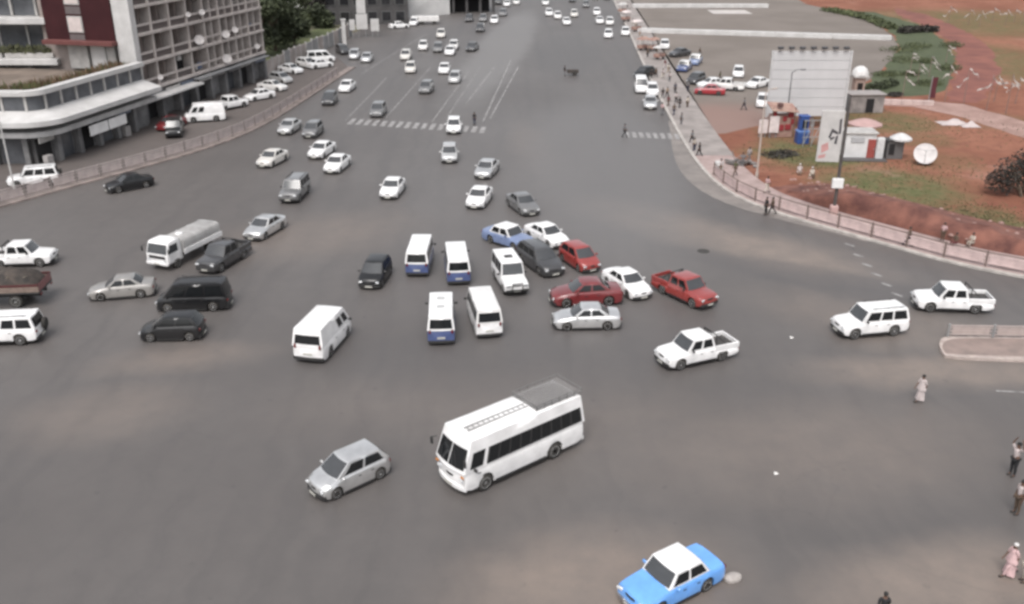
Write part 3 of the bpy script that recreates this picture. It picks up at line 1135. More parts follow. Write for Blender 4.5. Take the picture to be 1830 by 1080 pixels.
def fence(path, label, group, step=2.5, h=1.05, pm=PALE, postm=POSTC, z0=.14, name='fence'):
    """railing: each post, rail and infill panel a part"""
    pts = along(path, step)
    x0, y0, _ = pts[len(pts) // 2]
    t = thing(name, label, 'fence', (x0, y0, z0), 0, group)
    pme = MB().bevbox((0, 0, h / 2 + .04), (.11, .11, h + .08), .02).mesh('post')
    pan = MB().bevbox((step / 2, 0, h * .52), (step - .42, .035, h * .66), .01)
    for k in range(3):
        pan.bevbox((step / 2, 0, h * (.26 + .26 * k)), (step - .16, .06, .05), .01)
    pam = pan.mesh('panel')
    ram = MB().bevbox((step / 2, 0, h - .03), (step - .1, .07, .07), .015).mesh('rail')
    for i, (x, y, hd) in enumerate(pts):
        o = mobj('post', pme, postm, t)
        o.location = (x - x0, y - y0, 0)
        o.rotation_euler = (0, 0, hd)
        if i < len(pts) - 1:
            x2, y2, _ = pts[i + 1]
            hd2 = math.atan2(y2 - y, x2 - x)
            for nm, me, m in (('panel', pam, pm), ('rail', ram, postm if postm is POSTC else pm)):
                o = mobj(nm, me, m, t)
                o.location = (x - x0, y - y0, 0)
                o.rotation_euler = (0, 0, hd2)
    return t


left_run = offset([p for p in fence_l if 58 < p[1] < 131], .45)
fence(left_run, 'long pale pink railing along the kerb before the shop fronts on the left', None, 2.3, 1.05,
      pm=mat('left_panel', (.42, .36, .345), .75, scale=1.5, var=.2), postm=mat('left_post', (.22, .19, .18), .7, scale=3))

# right pavement, its kerb and railing
right_kerb = [p for p in kerb_r]
mb = MB().sweep(right_kerb, [(.0, 0), (.0, .13), (-.30, .14), (-.30, 0)])
structure(mb.obj('kerb', KERB))
PV = [(-.302, 0), (-.302, .138), (-3.9, .138), (-3.9, 0)]
ks = min(range(len(right_kerb)), key=lambda i: abs(right_kerb[i][1] - 84))
structure(MB().sweep(right_kerb[:ks + 1], PV).obj('pavement', PINKL))
structure(MB().sweep(right_kerb[ks:], PV).obj('pavement', mat('pale_paving', (.30, .268, .252), .85, scale=.5, col2=(.20, .178, .168), detail=9, bump=.2)))
# pale worn strip of concrete outside the kerb on the bend
i0 = [i for i, p in enumerate(kerb_r) if 60 < p[1] < 100 and p[0] < 26]
strip = [kerb_r[i] for i in i0]
wd = [1.7 * max(0, math.sin(math.pi * (k / (len(strip) - 1)) ** 1.5)) ** 1.4 + .25 for k in range(len(strip))]
outer = []
for k, p in enumerate(strip):
    a_, b_ = strip[max(0, k - 1)], strip[min(len(strip) - 1, k + 1)]
    d_ = math.dist(a_, b_)
    outer.append((p[0] - (b_[1] - a_[1]) / d_ * (wd[k] + .02), p[1] + (b_[0] - a_[0]) / d_ * (wd[k] + .02)))
sheet('gutter', strip + outer[::-1], .004, mat('gutter_concrete', (.23, .205, .19), .85, scale=.5, col2=(.155, .14, .132), detail=9))
right_run = offset([p for p in kerb_r if p[1] < 80 and p[0] < 60], -.55)
fence(right_run, 'railing with pale pink panels and dark posts round the right hand bend', None, 2.6, 1.0,
      pm=mat('right_panel', (.50, .385, .37), .75, scale=1.5, var=.2))

# earth, grass, plaza, paths on the right
a = Nodes('red_earth', .95, .15)
wv = a.warped(.12, 6)
c = a.mix(a.remap(a.noise(.08, 7, .65)[0], .35, .65), (.195, .082, .054), (.27, .125, .084))
c = a.mix(a.remap(a.noise(.8, 6, .7)[0], .4, .75, 0, .6), c, (.125, .052, .039))
gm = None
for px, py, rx, ry, k in ((1450, 275, 8, 8, 1), (1590, 330, 8, 7.5, 1), (1560, 215, 9, 8, .8), (1420, 250, 5, 8, .5), (1790, 110, 14, 30, .75), (1760, 40, 40, 30, .8), (1690, 100, 6, 25, .5), (1690, 290, 5, 5, .3),
                         (1780, 395, 3.5, 5, .85), (1700, 375, 5, 3.0, .7), (1650, 250, 5, 5, .45), (1560, 385, 3.5, 2.5, .4), (1790, 215, 6, 6, .35)):
    cx, cy = G(px, py)
    q = a.math('MULTIPLY', a.blob(wv, cx, cy, rx, ry, 0, .35), k)
    gm = q if gm is None else a.math('MAXIMUM', gm, q)
gm = a.math('MULTIPLY', gm, a.remap(a.noise(.45, 7, .7)[0], .3, .6, .35, 1))
c = a.mix(gm, c, a.mix(a.remap(a.noise(1.1, 5)[0], .35, .65), (.085, .098, .042), (.130, .125, .062)))
pale = a.remap(a.noise(.16, 5, .6, a.warped(.3, 5))[0], .58, .72, 0, .55)
c = a.mix(pale, c, (.29, .17, .135))
EARTH = a.out(c, a.noise(3, 6)[0], .6, .12)
back = offset(kerb_r, -3.92)
back = [p for p in back if p[1] < 300]
sheet('earth', [(p[0], p[1]) for p in back] + [(30, 900), (900, 900), (900, -40), (90, -40)], .006, EARTH)

a = Nodes('plaza_concrete', .85, .3)
c = a.mix(a.remap(a.noise(.09, 6, .6)[0], .3, .7), (.150, .129, .113), (.186, .161, .143))
c = a.mix(a.remap(a.noise(.6, 6, .7)[0], .5, .8, 0, .4), c, (.115, .10, .09))
cx, cy = G(1290, 215)
c = a.mix(a.math('MULTIPLY', a.blob(a.warped(.2, 5), cx, cy, 11, 13, 0, .3), .8), c, (.235, .150, .128))
PLAZA = a.out(c, a.noise(4, 4)[0], .2, .03)
edge = [G(*p) for p in ((1222, 243), (1300, 238), (1365, 222), (1390, 190), (1520, 165), (1560, 140), (1590, 112), (1604, 88), (1598, 66), (1560, 40), (1490, 18), (1440, 8))]
sheet('plaza', [p for p in back if p[1] > 92] + [(60, 900), (140, 900)] + rag_open(edge, 3, .25)[::-1], .010, PLAZA)

SOIL = mat('red_track_soil', (.225, .085, .062), .95, scale=.25, col2=(.14, .052, .042), detail=9, bump=.4)
trk = [G(*p) for p in ((1600, 14), (1660, 28), (1712, 50), (1752, 72), (1778, 100), (1786, 130), (1772, 165), (1745, 185), (1690, 182), (1700, 150), (1712, 120), (1706, 92), (1690, 70), (1655, 48), (1600, 26))]
sheet('dirt_track', ragged(trk, 2, .5, 3), .014, SOIL)
LAWN = mat('lawn_grass', (.072, .086, .042), .95, scale=.5, col2=(.05, .062, .03), detail=9, bump=.5)
lawn = [G(*p) for p in ((1490, 18), (1560, 22), (1640, 44), (1690, 74), (1706, 105), (1702, 140), (1685, 166), (1630, 172), (1570, 172), (1530, 162), (1562, 140), (1592, 112), (1606, 88), (1600, 66), (1562, 40))]
sheet('lawn', ragged(lawn, 2, .45, 4), .018, LAWN)
path = [G(*p) for p in ((1568, 178), (1640, 180), (1720, 186), (1790, 205), (1840, 222), (1900, 245), (1900, 268), (1830, 246), (1770, 226), (1700, 205), (1630, 192), (1570, 189))]
sheet('footpath', ragged(path, 1.5, .3, 5), .022, mat('pale_dirt', (.34, .225, .195), .95, scale=.5, col2=(.24, .15, .125), detail=9, bump=.3))
lawn2 = [G(*p) for p in ((488, 112), (520, 103), (560, 92), (600, 70), (613, 62), (612, 52), (580, 52), (520, 68), (480, 88))]
sheet('lawn', ragged([(x - 1.2, y + .5) for x, y in lawn2], 2, .3, 6), .018, mat('park_grass', (.125, .135, .062), .95, scale=.4, col2=(.075, .095, .038), detail=9, bump=.5))
sheet('earth', ragged([(-34, 134), (-32, 158), (-27, 172), (-27, 190), (-70, 210), (-110, 190), (-90, 130), (-42, 128)], 3, .4, 7), .012, mat('park_soil', (.14, .12, .085), .95, scale=.3, col2=(.07, .075, .04), detail=9))

# dug earth bank behind the right pavement
bk = [p for p in kerb_r if p[1] < 74 and p[0] < 74][::-1]
bk = densify(bk, .8)
rnd = random.Random(11)
NB = len(bk)
prof = [(-4.0, 0), (-4.25, .34), (-4.5, .60), (-4.95, .80), (-5.5, .86), (-6.2, .62), (-7.4, .44), (-9.0, .22), (-11.0, 0.0)]
rows = []
offs = [offset(bk, -o) for o, _ in prof]
for i in range(NB):
    k = min(1, i / 9, (NB - 1 - i) / 4)
    r = []
    for j, (o, z) in enumerate(prof):
        w1 = math.sin(i * .31 + j) * .22 + math.sin(i * .83) * .16
        x, y = offs[j][i]
        jit = 0 if j in (0, len(prof) - 1) else 1
        r.append((x + jit * (rnd.uniform(-.15, .15) + w1 * .7), y + jit * (rnd.uniform(-.15, .15) + w1 * .5), 1.45 * z * k * (1 + .30 * math.sin(i * .21) + rnd.uniform(-.16, .16)) - (0.02 if not jit else 0)))
    rows.append(r)
BANK = mat('dug_soil', (.205, .088, .064), .95, scale=.7, col2=(.085, .034, .028), detail=9, bump=.7)
structure(MB().grid(rows).obj('earth_bank', BANK, smooth=70))
# low walls across the plaza
for (p0, p1, hh, lab) in (((1140, 58), (1592, 72), .75, 'long low white wall across the plaza, nearer of the two'), ((1130, 14), (1372, 14), .8, 'farther low white wall across the plaza at the top')):
    A_, B_ = G(*p0), G(*p1)
    n = 9
    t = thing('low_wall', lab, 'wall', (A_[0], A_[1], 0), math.atan2(B_[1] - A_[1], B_[0] - A_[0]), 'low white walls on the plaza')
    ln = math.dist(A_, B_)
    for k in range(n):
        o = MB().bevbox((ln / n * (k + .5), 0, hh / 2), (ln / n - .03, 1.3, hh), .03).obj('block', WHITEWALL, t)
a_, b_ = G(1275, 25), G(1345, 25)
sheet('painted_band', [(a_[0], a_[1]), (b_[0], b_[1]), (b_[0], b_[1] + 7), (a_[0], a_[1] + 7)], .016, mat('band_paint', (.45, .42, .40), .8, scale=.5))

# road paint
def stripe(p, q, w, parent, nm='stripe', z=.009, m_=None):
    x, y = q[0] - p[0], q[1] - p[1]
    d = math.hypot(x, y)
    nx, ny = -y / d * w / 2, x / d * w / 2
    m = MB()
    n = max(1, int(d / 3))
    for i in range(n):
        a0, a1 = i / n, (i + 1) / n
        m.add([(p[0] + x * a0 + nx, p[1] + y * a0 + ny, z), (p[0] + x * a0 - nx, p[1] + y * a0 - ny, z), (p[0] + x * a1 - nx, p[1] + y * a1 - ny, z), (p[0] + x * a1 + nx, p[1] + y * a1 + ny, z)], [(0, 1, 2, 3)])
    o = m.obj(nm, m_ or LINE, parent, fix=True)
    return o


def marking(name):
    o = bpy.data.objects.new(name, None)
    COL.objects.link(o)
    return structure(o)


cw = marking('crosswalk')
A_, B_ = G(628, 218), G(862, 233)
for k in range(17):
    x, y = lerp(A_[0], B_[0], k / 16), lerp(A_[1], B_[1], k / 16)
    stripe((x - .05, y - 1.2), (x + .12, y + 1.5), .50, cw)
cw = marking('crosswalk')
A_, B_ = G(1120, 241), G(1222, 245)
for k in range(9):
    x, y = lerp(A_[0], B_[0], k / 8), lerp(A_[1], B_[1], k / 8)
    stripe((x, y - 1.1), (x + .1, y + 1.2), .42, cw)
ln = marking('lane_lines')
for p, q, w_ in (((863, 218), (913, 108), .16), ((876, 212), (926, 120), .16), ((834, 184), (884, 120), .14), ((772, 218), (838, 128), .12), ((690, 210), (770, 120), .12), ((618, 215), (690, 140), .12), ((646, 132), (760, 62), .16),
                 ((800, 208), (860, 118), .10)):
    stripe(G(*p), G(*q), w_, ln, m_=LANE)
ln = marking('lane_dashes')
for px, py in ((1518, 438), (1534, 457), (1549, 474), (1566, 491), (1584, 509), (1603, 527)):
    x, y = G(px, py)
    stripe((x - .22, y + .30), (x + .22, y - .30), .22, ln)
stripe(G(1780, 699), G(1840, 702), .13, ln)

# traffic island on the right
isl = [G(*p) for p in ((1688, 640), (1676, 622), (1682, 606), (1720, 602), (1830, 604), (2050, 606), (2050, 655), (1830, 648), (1720, 644))]
isl = smooth_path(isl + [isl[0]], 2)[:-1]
cxm, cym = sum(p[0] for p in isl) / len(isl), sum(p[1] for p in isl) / len(isl)
structure(MB().prism(isl, 0, .15).obj('traffic_island', mat('island_kerb', (.40, .335, .305), .85, scale=2, var=.25, bump=.2)))
inn = [(cxm + (x - cxm) * .965, cym + (y - cym) * .72) for x, y in isl]
structure(MB().prism(inn, .14, .156).obj('island_paving', mat('island_paving', (.26, .20, .178), .9, scale=1.2, col2=(.19, .15, .135), detail=9, bump=.3)))
A_, B_ = G(1692, 607), G(1960, 611)
fence([(A_[0], A_[1]), (B_[0], B_[1])], 'short pale railing on the far edge of the traffic island', None, 2.4, .72, pm=mat('island_panel', (.36, .30, .28), .7, scale=2), postm=GREYM, z0=.15)


# ------------------------------------------------------------------ buildings on the left
FA, FD = (-40.81, 87.35), (0.22403, 0.97458)
FANG = math.atan2(FD[1], FD[0])


def facade_thing(name, label, cat, group=None):
    return thing(name, label, cat, (FA[0], FA[1], 0), FANG, group)


LEDGE = mat('ledge_render', (.50, .455, .43), .8, scale=.8, col2=(.36, .32, .30), detail=9)
BEIGE = mat('beige_render', (.30, .255, .235), .85, scale=.6, col2=(.20, .168, .155), detail=9)
DARKW = mat('window_dark', (.020, .020, .022), .12, 0, 0, .3, 1.5, spec=.5)
GREYGL = mat('grey_glazing', (.12, .125, .135), .15, 0, .3, .3, .5, col2=(.055, .058, .065))
FRAME = mat('window_frame', (.36, .35, .34), .5, scale=4)
MAROON = mat('maroon_cladding', (.048, .014, .016), .6, scale=.5, col2=(.034, .010, .012), spec=.2)
MAROONL = mat('red_ledge', (.125, .042, .038), .7, scale=1)
SHOPW = mat('shop_wall', (.22, .215, .215), .8, scale=.7, col2=(.12, .118, .12), detail=8)
DARKH = mat('dark_interior', (.012, .011, .012), .9)  # near-black colour standing in for the unlit depth of openings and gaps
CURT = mat('curtain', (.45, .42, .39), .9, scale=2, var=.3)
BANDS = [3.40, 6.15, 8.98, 11.75, 14.55]
R4 = random.Random(21)


def cloth_col(r):
    n, c = r.choice((('white', (.5, .49, .48)), ('grey', (.2, .2, .21)), ('tan', (.34, .26, .2)), ('blue', (.12, .16, .26))))
    return mat('laundry_' + n, c, .9, scale=6)


apt = facade_thing('apartment_building', 'beige concrete block with a grid of recessed balconies and a maroon end wall', 'building')
MB().box(((10.7 + 37.5) / 2, 6.2, 10.2), (26.8, 10.0, 14.0)).obj('wall', BEIGE, apt)
MB().bevbox((23.6, 6.1, 17.5), (28.4, 12.6, .5), .05).obj('roof', LEDGE, apt)
for z in BANDS:
    MB().bevbox((24.2, .52, z - .02), (26.9, 1.38, .30), .03).obj('floor_slab', LEDGE, apt)
nb = 8
bw = (37.4 - 9.9) / nb
for k in range(nb + 1):
    MB().bevbox((9.9 + bw * k, .58, 10.3), (.26, 1.20, 13.7), .02).obj('fin', LEDGE, apt)
winm = MB().box((0, 0, 0), (1, .03, 1)).mesh('window')
parm = MB().bevbox((0, 0, 0), (bw - .30, .12, .24), .02).mesh('parapet')
panm = MB().bevbox((0, 0, 0), (bw - .30, .05, .60), .01).mesh('balcony_panel')
for z in BANDS:
    for k in range(nb):
        x0 = 9.9 + bw * k
        far = k >= 4
        o = mobj('parapet', parm, LEDGE, apt)
        o.location = (x0 + bw / 2, .12, z + .88)
        if R4.random() < .75:
            o = mobj('balcony_panel', panm, mat('panel_brown', (.12, .10, .095), .8, scale=.7, var=.35), apt)
            o.location = (x0 + bw / 2, .22, z + .43)
        wide = 1.5 if not far else 1.15
        if R4.random() < .3:
            ac = MB().bevbox((x0 + R4.uniform(1.2, 2.6), 1.02, z + R4.uniform(1.9, 2.3)), (.78, .28, .5), .03).obj('air_conditioner', mat('ac_white', (.55, .54, .53), .6, scale=3), apt)
        if R4.random() < .22:
            n_ = R4.randint(2, 5)
            for q_ in range(n_):
                MB().bevbox((x0 + .6 + q_ * .5, .30, z + .78 + R4.uniform(-.08, .05)), (.38, .03, R4.uniform(.4, .75)), .008).obj('laundry', cloth_col(R4), apt)
        if R4.random() < .16:
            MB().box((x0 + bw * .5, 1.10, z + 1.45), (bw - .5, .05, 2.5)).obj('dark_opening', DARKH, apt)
        fr = MB()
        xw = x0 + .25 + wide / 2
        for dx in (-wide / 2, 0, wide / 2):
            fr.box((xw + dx, 1.16, z + 1.45), (.07, .08, 2.3))
        for dz in (.3, 2.6):
            fr.box((xw, 1.16, z + dz), (wide + .07, .08, .07))
        w_ = fr.obj('window', FRAME, apt, fix=False)
        pn = mobj('pane', winm, CURT if R4.random() < .14 else DARKW, w_)
        pn.location = (xw, 1.175, z + 1.45)
        pn.scale = (wide, 1, 2.3)
        if far:
            MB().bevbox((x0 + bw / 2, .62, z + 1.45), (.18, 1.1, 2.55), .02).obj('fin', LEDGE, apt)
        elif R4.random() < .6:
            MB().bevbox((x0 + bw * .62, .85, z + 1.45), (.10, .6, 2.5), .01).obj('partition', BEIGE, apt)
# end wall facing the junction
MB().bevbox((10.2, .92, 11.8), (.9, 1.96, 11.9), .02).obj('end_wall', WHITEWALL, apt)
MB().bevbox((10.15, 5.95, 13.0), (1.0, 8.0, 9.4), .02).obj('cladding', MAROON, apt)
MB().bevbox((9.35, 5.9, 8.25), (1.2, 8.2, .42), .03).obj('canopy', MAROONL, apt)
for zz in (10.0, 12.75, 15.4):
    w_ = MB().bevbox((9.63, 6.3, zz), (.10, 1.75, 1.65), .02).obj('window', FRAME, apt)
    MB().box((9.57, 6.3, zz), (.03, 1.5, 1.4)).obj('pane', mat('blind_pane', (.55, .48, .46), .4, scale=2), w_)
    MB().box((9.64, 6.3, zz - 1.35), (.06, 1.75, .75)).obj('window_panel', mat('grey_panel', (.12, .10, .10), .6), apt)
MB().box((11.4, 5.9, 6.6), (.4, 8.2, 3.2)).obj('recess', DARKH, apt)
for y0, wdt, mm in ((3.1, 1.0, CONC), (4.6, 1.75, WHITEWALL), (7.0, 2.3, CONC)):
    MB().bevbox((10.4, y0, 6.7), (.5, wdt, 2.5), .03).obj('wall_panel', mm, apt)
# shops on the ground floor under the apartments
for k in range(9):
    MB().bevbox((10.2 + k * 3.4, .45, 1.6), (.55, .9, 3.2), .03).obj('pier', SHOPW, apt)
    if k < 8:
        x = 11.9 + k * 3.4
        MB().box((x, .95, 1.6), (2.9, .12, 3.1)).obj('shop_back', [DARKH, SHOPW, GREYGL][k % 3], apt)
        if k % 3 != 1:
            d = MB().box((x - .6, .84, 1.15), (1.0, .06, 2.25)).obj('shop_door', GREYGL, apt)
        MB().bevbox((x, .05 - .25 * (k % 2), 2.72), (2.7, .10, .6), .02).obj('shop_sign', [SHOPW, CONC, mat('sign_blue_grey', (.16, .18, .23), .6), WHITEWALL, mat('sign_dull', (.26, .25, .25), .6)][k % 5], apt)
MB().bevbox((14.6, -.85, 2.62), (9.6, 1.5, .22), .03).obj('awning', WHITEWALL, apt)
MB().bevbox((28.5, -.35, 2.95), (17.5, .9, .12), .03).obj('awning', mat('awning_grey', (.24, .24, .245), .7, scale=1), apt)

DISHM = {}


def dish(loc, r, rz, tilt, label, group=None, mast=.5, parent_rot=0):
    t = thing('satellite_dish', label, 'satellite dish', loc, rz, group)
    M = Matrix.Translation((0, 0, mast + r * .6)) @ Matrix.Rotation(tilt, 4, 'Y')
    k = round(r, 2)
    prof = [(0, 0), (r * .35, r * .03), (r * .7, r * .12), (r, r * .26), (r * 1.0, r * .23), (r * .7, r * .08), (r * .35, -r * .01), (0, -r * .03)]
    MB().lathe(prof, 24, M).obj('bowl', mat('dish_white', (.52, .49, .48), .5, scale=1.5, var=.12), t, smooth=40)
    m = MB()
    for i in range(3):
        a = 2 * math.pi * i / 3
        m.tube(M @ Vector((r * .92 * math.cos(a), r * .92 * math.sin(a), r * .2)), M @ Vector((0, 0, r * .85)), r * .022, n=5)
    m.obj('feed_arm', GREYM, t)
    MB().lathe([(r * .07, 0), (r * .07, r * .14), (0, r * .14)], 8, M @ Matrix.Translation((0, 0, r * .8))).obj('receiver', GREYM, t)
    m = MB().tube((0, 0, 0), (0, 0, mast + r * .6), r * .07, n=8)
    m.tube((-.5 * r, 0, 0), (0, 0, mast), r * .045, n=6).tube((0, .5 * r, 0), (0, 0, mast), r * .045, n=6).tube((0, -.5 * r, 0), (0, 0, mast), r * .045, n=6)
    m.obj('stand', GREYM, t)
    return t


def fw(s, y, z):
    return (FA[0] + FD[0] * s - FD[1] * y, FA[1] + FD[1] * s + FD[0] * y, z)


for s_, z_, r_, lab in ((21.6, BANDS[1] + .3, 1.0, 'large pale dish on the balcony of the beige block, lowest on the left'), (22.9, BANDS[2] + .5, .62, 'small pale dish high on the beige block beside a dark balcony'),
                       (20.0, BANDS[2] + .6, .52, 'smallest pale dish high on the beige block, left of its neighbour'),
                       (27.6, BANDS[1] + .2, .85, 'pale dish on the second balcony row, near the middle of the beige block'), (29.9, BANDS[1] + .5, .7, 'pale dish on the second balcony row, right of another dish'),
                       (27.2, BANDS[0] + .1, 1.0, 'grey white dish on the lowest balcony row of the beige block'), (35.0, BANDS[0] + .6, .6, 'small white dish near the far right corner of the beige block'),
                       (13.0, BANDS[0] + .5, .55, 'white dish on the lowest balcony nearest the white corner')):
    dish(fw(s_, -.35, z_), r_ * .55, FANG - math.pi / 2 - .95, math.radians(62), lab, 'satellite dishes on the beige block', .25)

# low shop building with the rounded corner
shop = facade_thing('shop_building', 'low shop building with rounded corner, white bands and planting on its roof', 'building')
pth = [(9.45, -.9), (-5.3, -.9)]
for k in range(1, 9):
    a_ = math.radians(-90 - 77 * k / 8)
    pth.append((-5.3 + 1.7 * math.cos(a_), .8 + 1.7 * math.sin(a_)))
pth.append((pth[-1][0] - .224 * 22, pth[-1][1] + .975 * 22))
pth = densify(pth, 1.2)
MB().sweep(pth, [(-.75, 5.35), (-.75, 6.52), (.12, 6.52), (.12, 6.10), (-.55, 6.10), (-.55, 5.35)][::-1]).obj('parapet', WHITEWALL, shop, smooth=30)
MB().sweep(pth, [(-.5, 4.4), (-.5, 6.0), (-.3, 6.0), (-.3, 4.4)]).obj('upper_wall', GREYGL, shop, smooth=30)
for i, (x, y, h) in enumerate(along(pth, 2.1)):
    nx, ny = -math.sin(h), math.cos(h)
    MB().bevbox((x - nx * .24, y - ny * .24, 5.38), (.22, .16, 1.35), .02, rz=h).obj('mullion', CONC, shop)
MB().sweep(pth, [(-.4, 4.62), (-.4, 4.78), (1.75, 4.14), (1.75, 3.70), (1.6, 3.70), (1.6, 3.95)][::-1]).obj('canopy', WHITEWALL, shop, smooth=30)
MB().sweep(pth, [(-.4, 3.3), (-.4, 4.5), (-.25, 4.5), (-.25, 3.3)]).obj('shade_band', DARKH, shop, smooth=30)  # near-black strip painted in for the shaded gap under the canopy
MB().sweep(pth, [(-.4, 2.72), (-.4, 3.16), (1.05, 3.12), (1.05, 2.66), (.95, 2.66)][::-1]).obj('awning', mat('awning_pale', (.50, .49, .485), .7, scale=.8, col2=(.36, .355, .35)), shop, smooth=30)
MB().sweep(pth, [(-.6, 0), (-.6, 3.0), (-.4, 3.0), (-.4, 0)]).obj('shop_wall', SHOPW, shop, smooth=30)
for i, (x, y, h) in enumerate(along(pth, 2.9)):
    nx, ny = -math.sin(h), math.cos(h)
    if i == 0:
        continue
    MB().bevbox((x - nx * .05, y - ny * .05, 1.4), (.5, .6, 2.8), .03, rz=h).obj('pier', SHOPW, shop)
    ox, oy = x + math.cos(h) * 1.45, y + math.sin(h) * 1.45
    MB().box((ox - nx * .37, oy - ny * .37, 1.25), (1.9, .08, 2.4), rz=h).obj('shop_opening', DARKH if i % 2 else GREYGL, shop)
    if i in (1, 5, 7):
        MB().bevbox((ox + nx * .1, oy + ny * .1, 2.35), (2.0, .08, .5), .02, rz=h).obj('shop_sign', [mat('sign_dull', (.26, .25, .25), .6), mat('sign_blue_grey', (.16, .18, .23), .6), CONC][i % 3], shop)
        MB().bevbox((ox - .5 + nx * .3, oy + ny * .3, .5), (.8, .5, 1.0), .03, rz=h).obj('display_stand', mat('stand_pale', (.34, .32, .31), .7, scale=3), shop)
    if i in (2, 3):
        MB().bevbox((ox + nx * 1.25, oy + ny * 1.25, 2.05), (2.75, .08, .95), .02, rz=h, mi=0).obj('shop_sign', mat('sign_bright', (.72, .71, .70), .6, scale=1), shop)
rf = offset(pth, -.55) + [(12, 26), (9.45, 26)]
MB().prism(rf, 5.2, 5.36).obj('roof', mat('roof_soil', (.17, .135, .11), .9, scale=.5, var=.35), shop)
# roof planting in a long bed behind the parapet
rp = random.Random(31)
leafb, leafg = MB(), MB()
pb = along(pth, .12)
for x, y, h in pb:
    if x > 9.2:
        continue
    nx, ny = -math.sin(h), math.cos(h)
    for _ in range(13):
        o = -.85 - rp.random() * 2.6
        z = 5.4 + rp.random() * .2
        hgt = rp.uniform(.5, 1.35) * (1.1 if x < -2 else 1)
        bx, by = x + nx * o + rp.uniform(-.1, .1), y + ny * o + rp.uniform(-.1, .1)
        a_ = rp.uniform(0, 6.28)
        lx, ly = math.cos(a_) * .10, math.sin(a_) * .10
        q = leafg if (rp.random() < (.7 if x < -3.5 else .16)) else leafb
        tx, ty = rp.uniform(-.25, .25), rp.uniform(-.25, .25)
        q.add([(bx - lx, by - ly, z), (bx + lx, by + ly, z), (bx + lx * .7 + tx * .5, by + ly * .7 + ty * .5, z + hgt * .6), (bx + tx, by + ty, z + hgt), (bx - lx * .7 + tx * .5, by - ly * .7 + ty * .5, z + hgt * .6)], [(0, 1, 2, 4), (4, 2, 3)])
for q, m_, nm in ((leafb, mat('dry_leaf', (.17, .11, .065), .9, scale=.6, col2=(.09, .06, .035)), 'dry_roof_plants'), (leafg, mat('roof_leaf', (.10, .11, .04), .9, scale=.6, col2=(.055, .065, .025)), 'green_roof_plants')):
    o = q.obj(nm, m_, shop, fix=False)
    o['kind'] = 'stuff'

# stepped terraces behind the shop building
ter = thing('terraced_building', 'grey stepped building with white slab edges behind the rounded shop roof', 'building', (-59, 101, 0))
MB().box((0, 2.5, 5.2), (21, 4, 10.4)).obj('wall', SHOPW, ter)
for z, d in ((6.05, 0), (10.15, .3)):
    MB().bevbox((0, d - .6, z), (22.3 - d * 2, 2.6, .62), .04).obj('floor_slab', WHITEWALL, ter)
for k in range(9):
    MB().bevbox((-9.6 + 2.4 * k, .3, 4.9), (.5, .5, 2.0), .03).obj('column', CONC, ter)
for k in range(7):
    MB().box((-9 + 3.0 * k, .46, 8.45), (2.75, .07, 2.2)).obj('window', GREYGL, ter)
    MB().bevbox((-10.5 + 3.0 * k, .40, 8.5), (.2, .2, 2.4), .02).obj('mullion', FRAME, ter)
MB().bevbox((10.4, .2, 8.2), (.6, .5, 3.6), .03).obj('end_pillar', WHITEWALL, ter)
for k in range(4):
    MB().bevbox((-8.2 + 5.4 * k, -.9, 6.62), (5.1, .8, .5), .04).obj('planter', CONC, ter)
pl = MB()
for _ in range(1500):
    bx, by, bz = rp.uniform(-10.5, 10.3), -.9 + rp.uniform(-.45, .45), 6.8 + rp.uniform(0, .75) ** 1.3
    a_, s_ = rp.uniform(0, 6.28), rp.uniform(.08, .2)
    pl.add([(bx - s_ * math.cos(a_), by - s_ * math.sin(a_), bz), (bx + s_ * math.cos(a_), by + s_ * math.sin(a_), bz + rp.uniform(-.1, .1)), (bx + rp.uniform(-.1, .1), by, bz + s_ * 2)], [(0, 1, 2)])
o = pl.obj('planter_shrubs', mat('planter_leaf', (.10, .105, .055), .9, scale=.5, col2=(.05, .052, .03)), ter, fix=False)
o['kind'] = 'stuff'
MB().box((0, 2.2, 12.2), (19.5, 3, 3.4)).obj('upper_wall', GREYGL, ter)
for k in range(8):
    MB().bevbox((-9.4 + 2.6 * k, .6, 12.2), (.25, .3, 3.4), .02).obj('mullion', CONC, ter)
MB().bevbox((0, 1.2, 14.2), (20.6, 4.4, .6), .04).obj('roof', WHITEWALL, ter)

# hoarding wall beyond the apartments
wl = [G(*p) for p in ((477, 138), (540, 106), (600, 80), (624, 66))]
t = thing('boundary_wall', 'pale concrete boundary wall of upright panels in front of the park lawn', 'wall', (wl[0][0], wl[0][1], 0))
rw_ = random.Random(4)
for x, y, h in along(wl, 2.4):
    hh = 2.1 + rw_.uniform(-.12, .12)
    MB().bevbox((x - wl[0][0] + math.cos(h) * 1.2, y - wl[0][1] + math.sin(h) * 1.2, hh / 2), (2.34, .16, hh), .02, rz=h).obj('wall_panel', mat('hoarding_a', (.34, .30, .28), .85, scale=.6, var=.3) if rw_.random() < .6 else mat('hoarding_b', (.24, .235, .235), .8, scale=.6, var=.3), t)
    MB().bevbox((x - wl[0][0], y - wl[0][1], (hh + .2) / 2), (.2, .24, hh + .2), .02, rz=h).obj('post', CONC, t)


# ------------------------------------------------------------------ trees
BARK = mat('bark', (.10, .075, .055), .95, scale=4, var=.4, bump=.5)
LEAVES = {'dark': mat('leaf_dark', (.062, .076, .036), .8, scale=.35, col2=(.030, .037, .02)), 'mid': mat('leaf_mid', (.095, .11, .048), .8, scale=.35, col2=(.05, .062, .03)),
          'grey': mat('leaf_grey', (.055, .05, .042), .85, scale=.4, col2=(.025, .022, .02))}


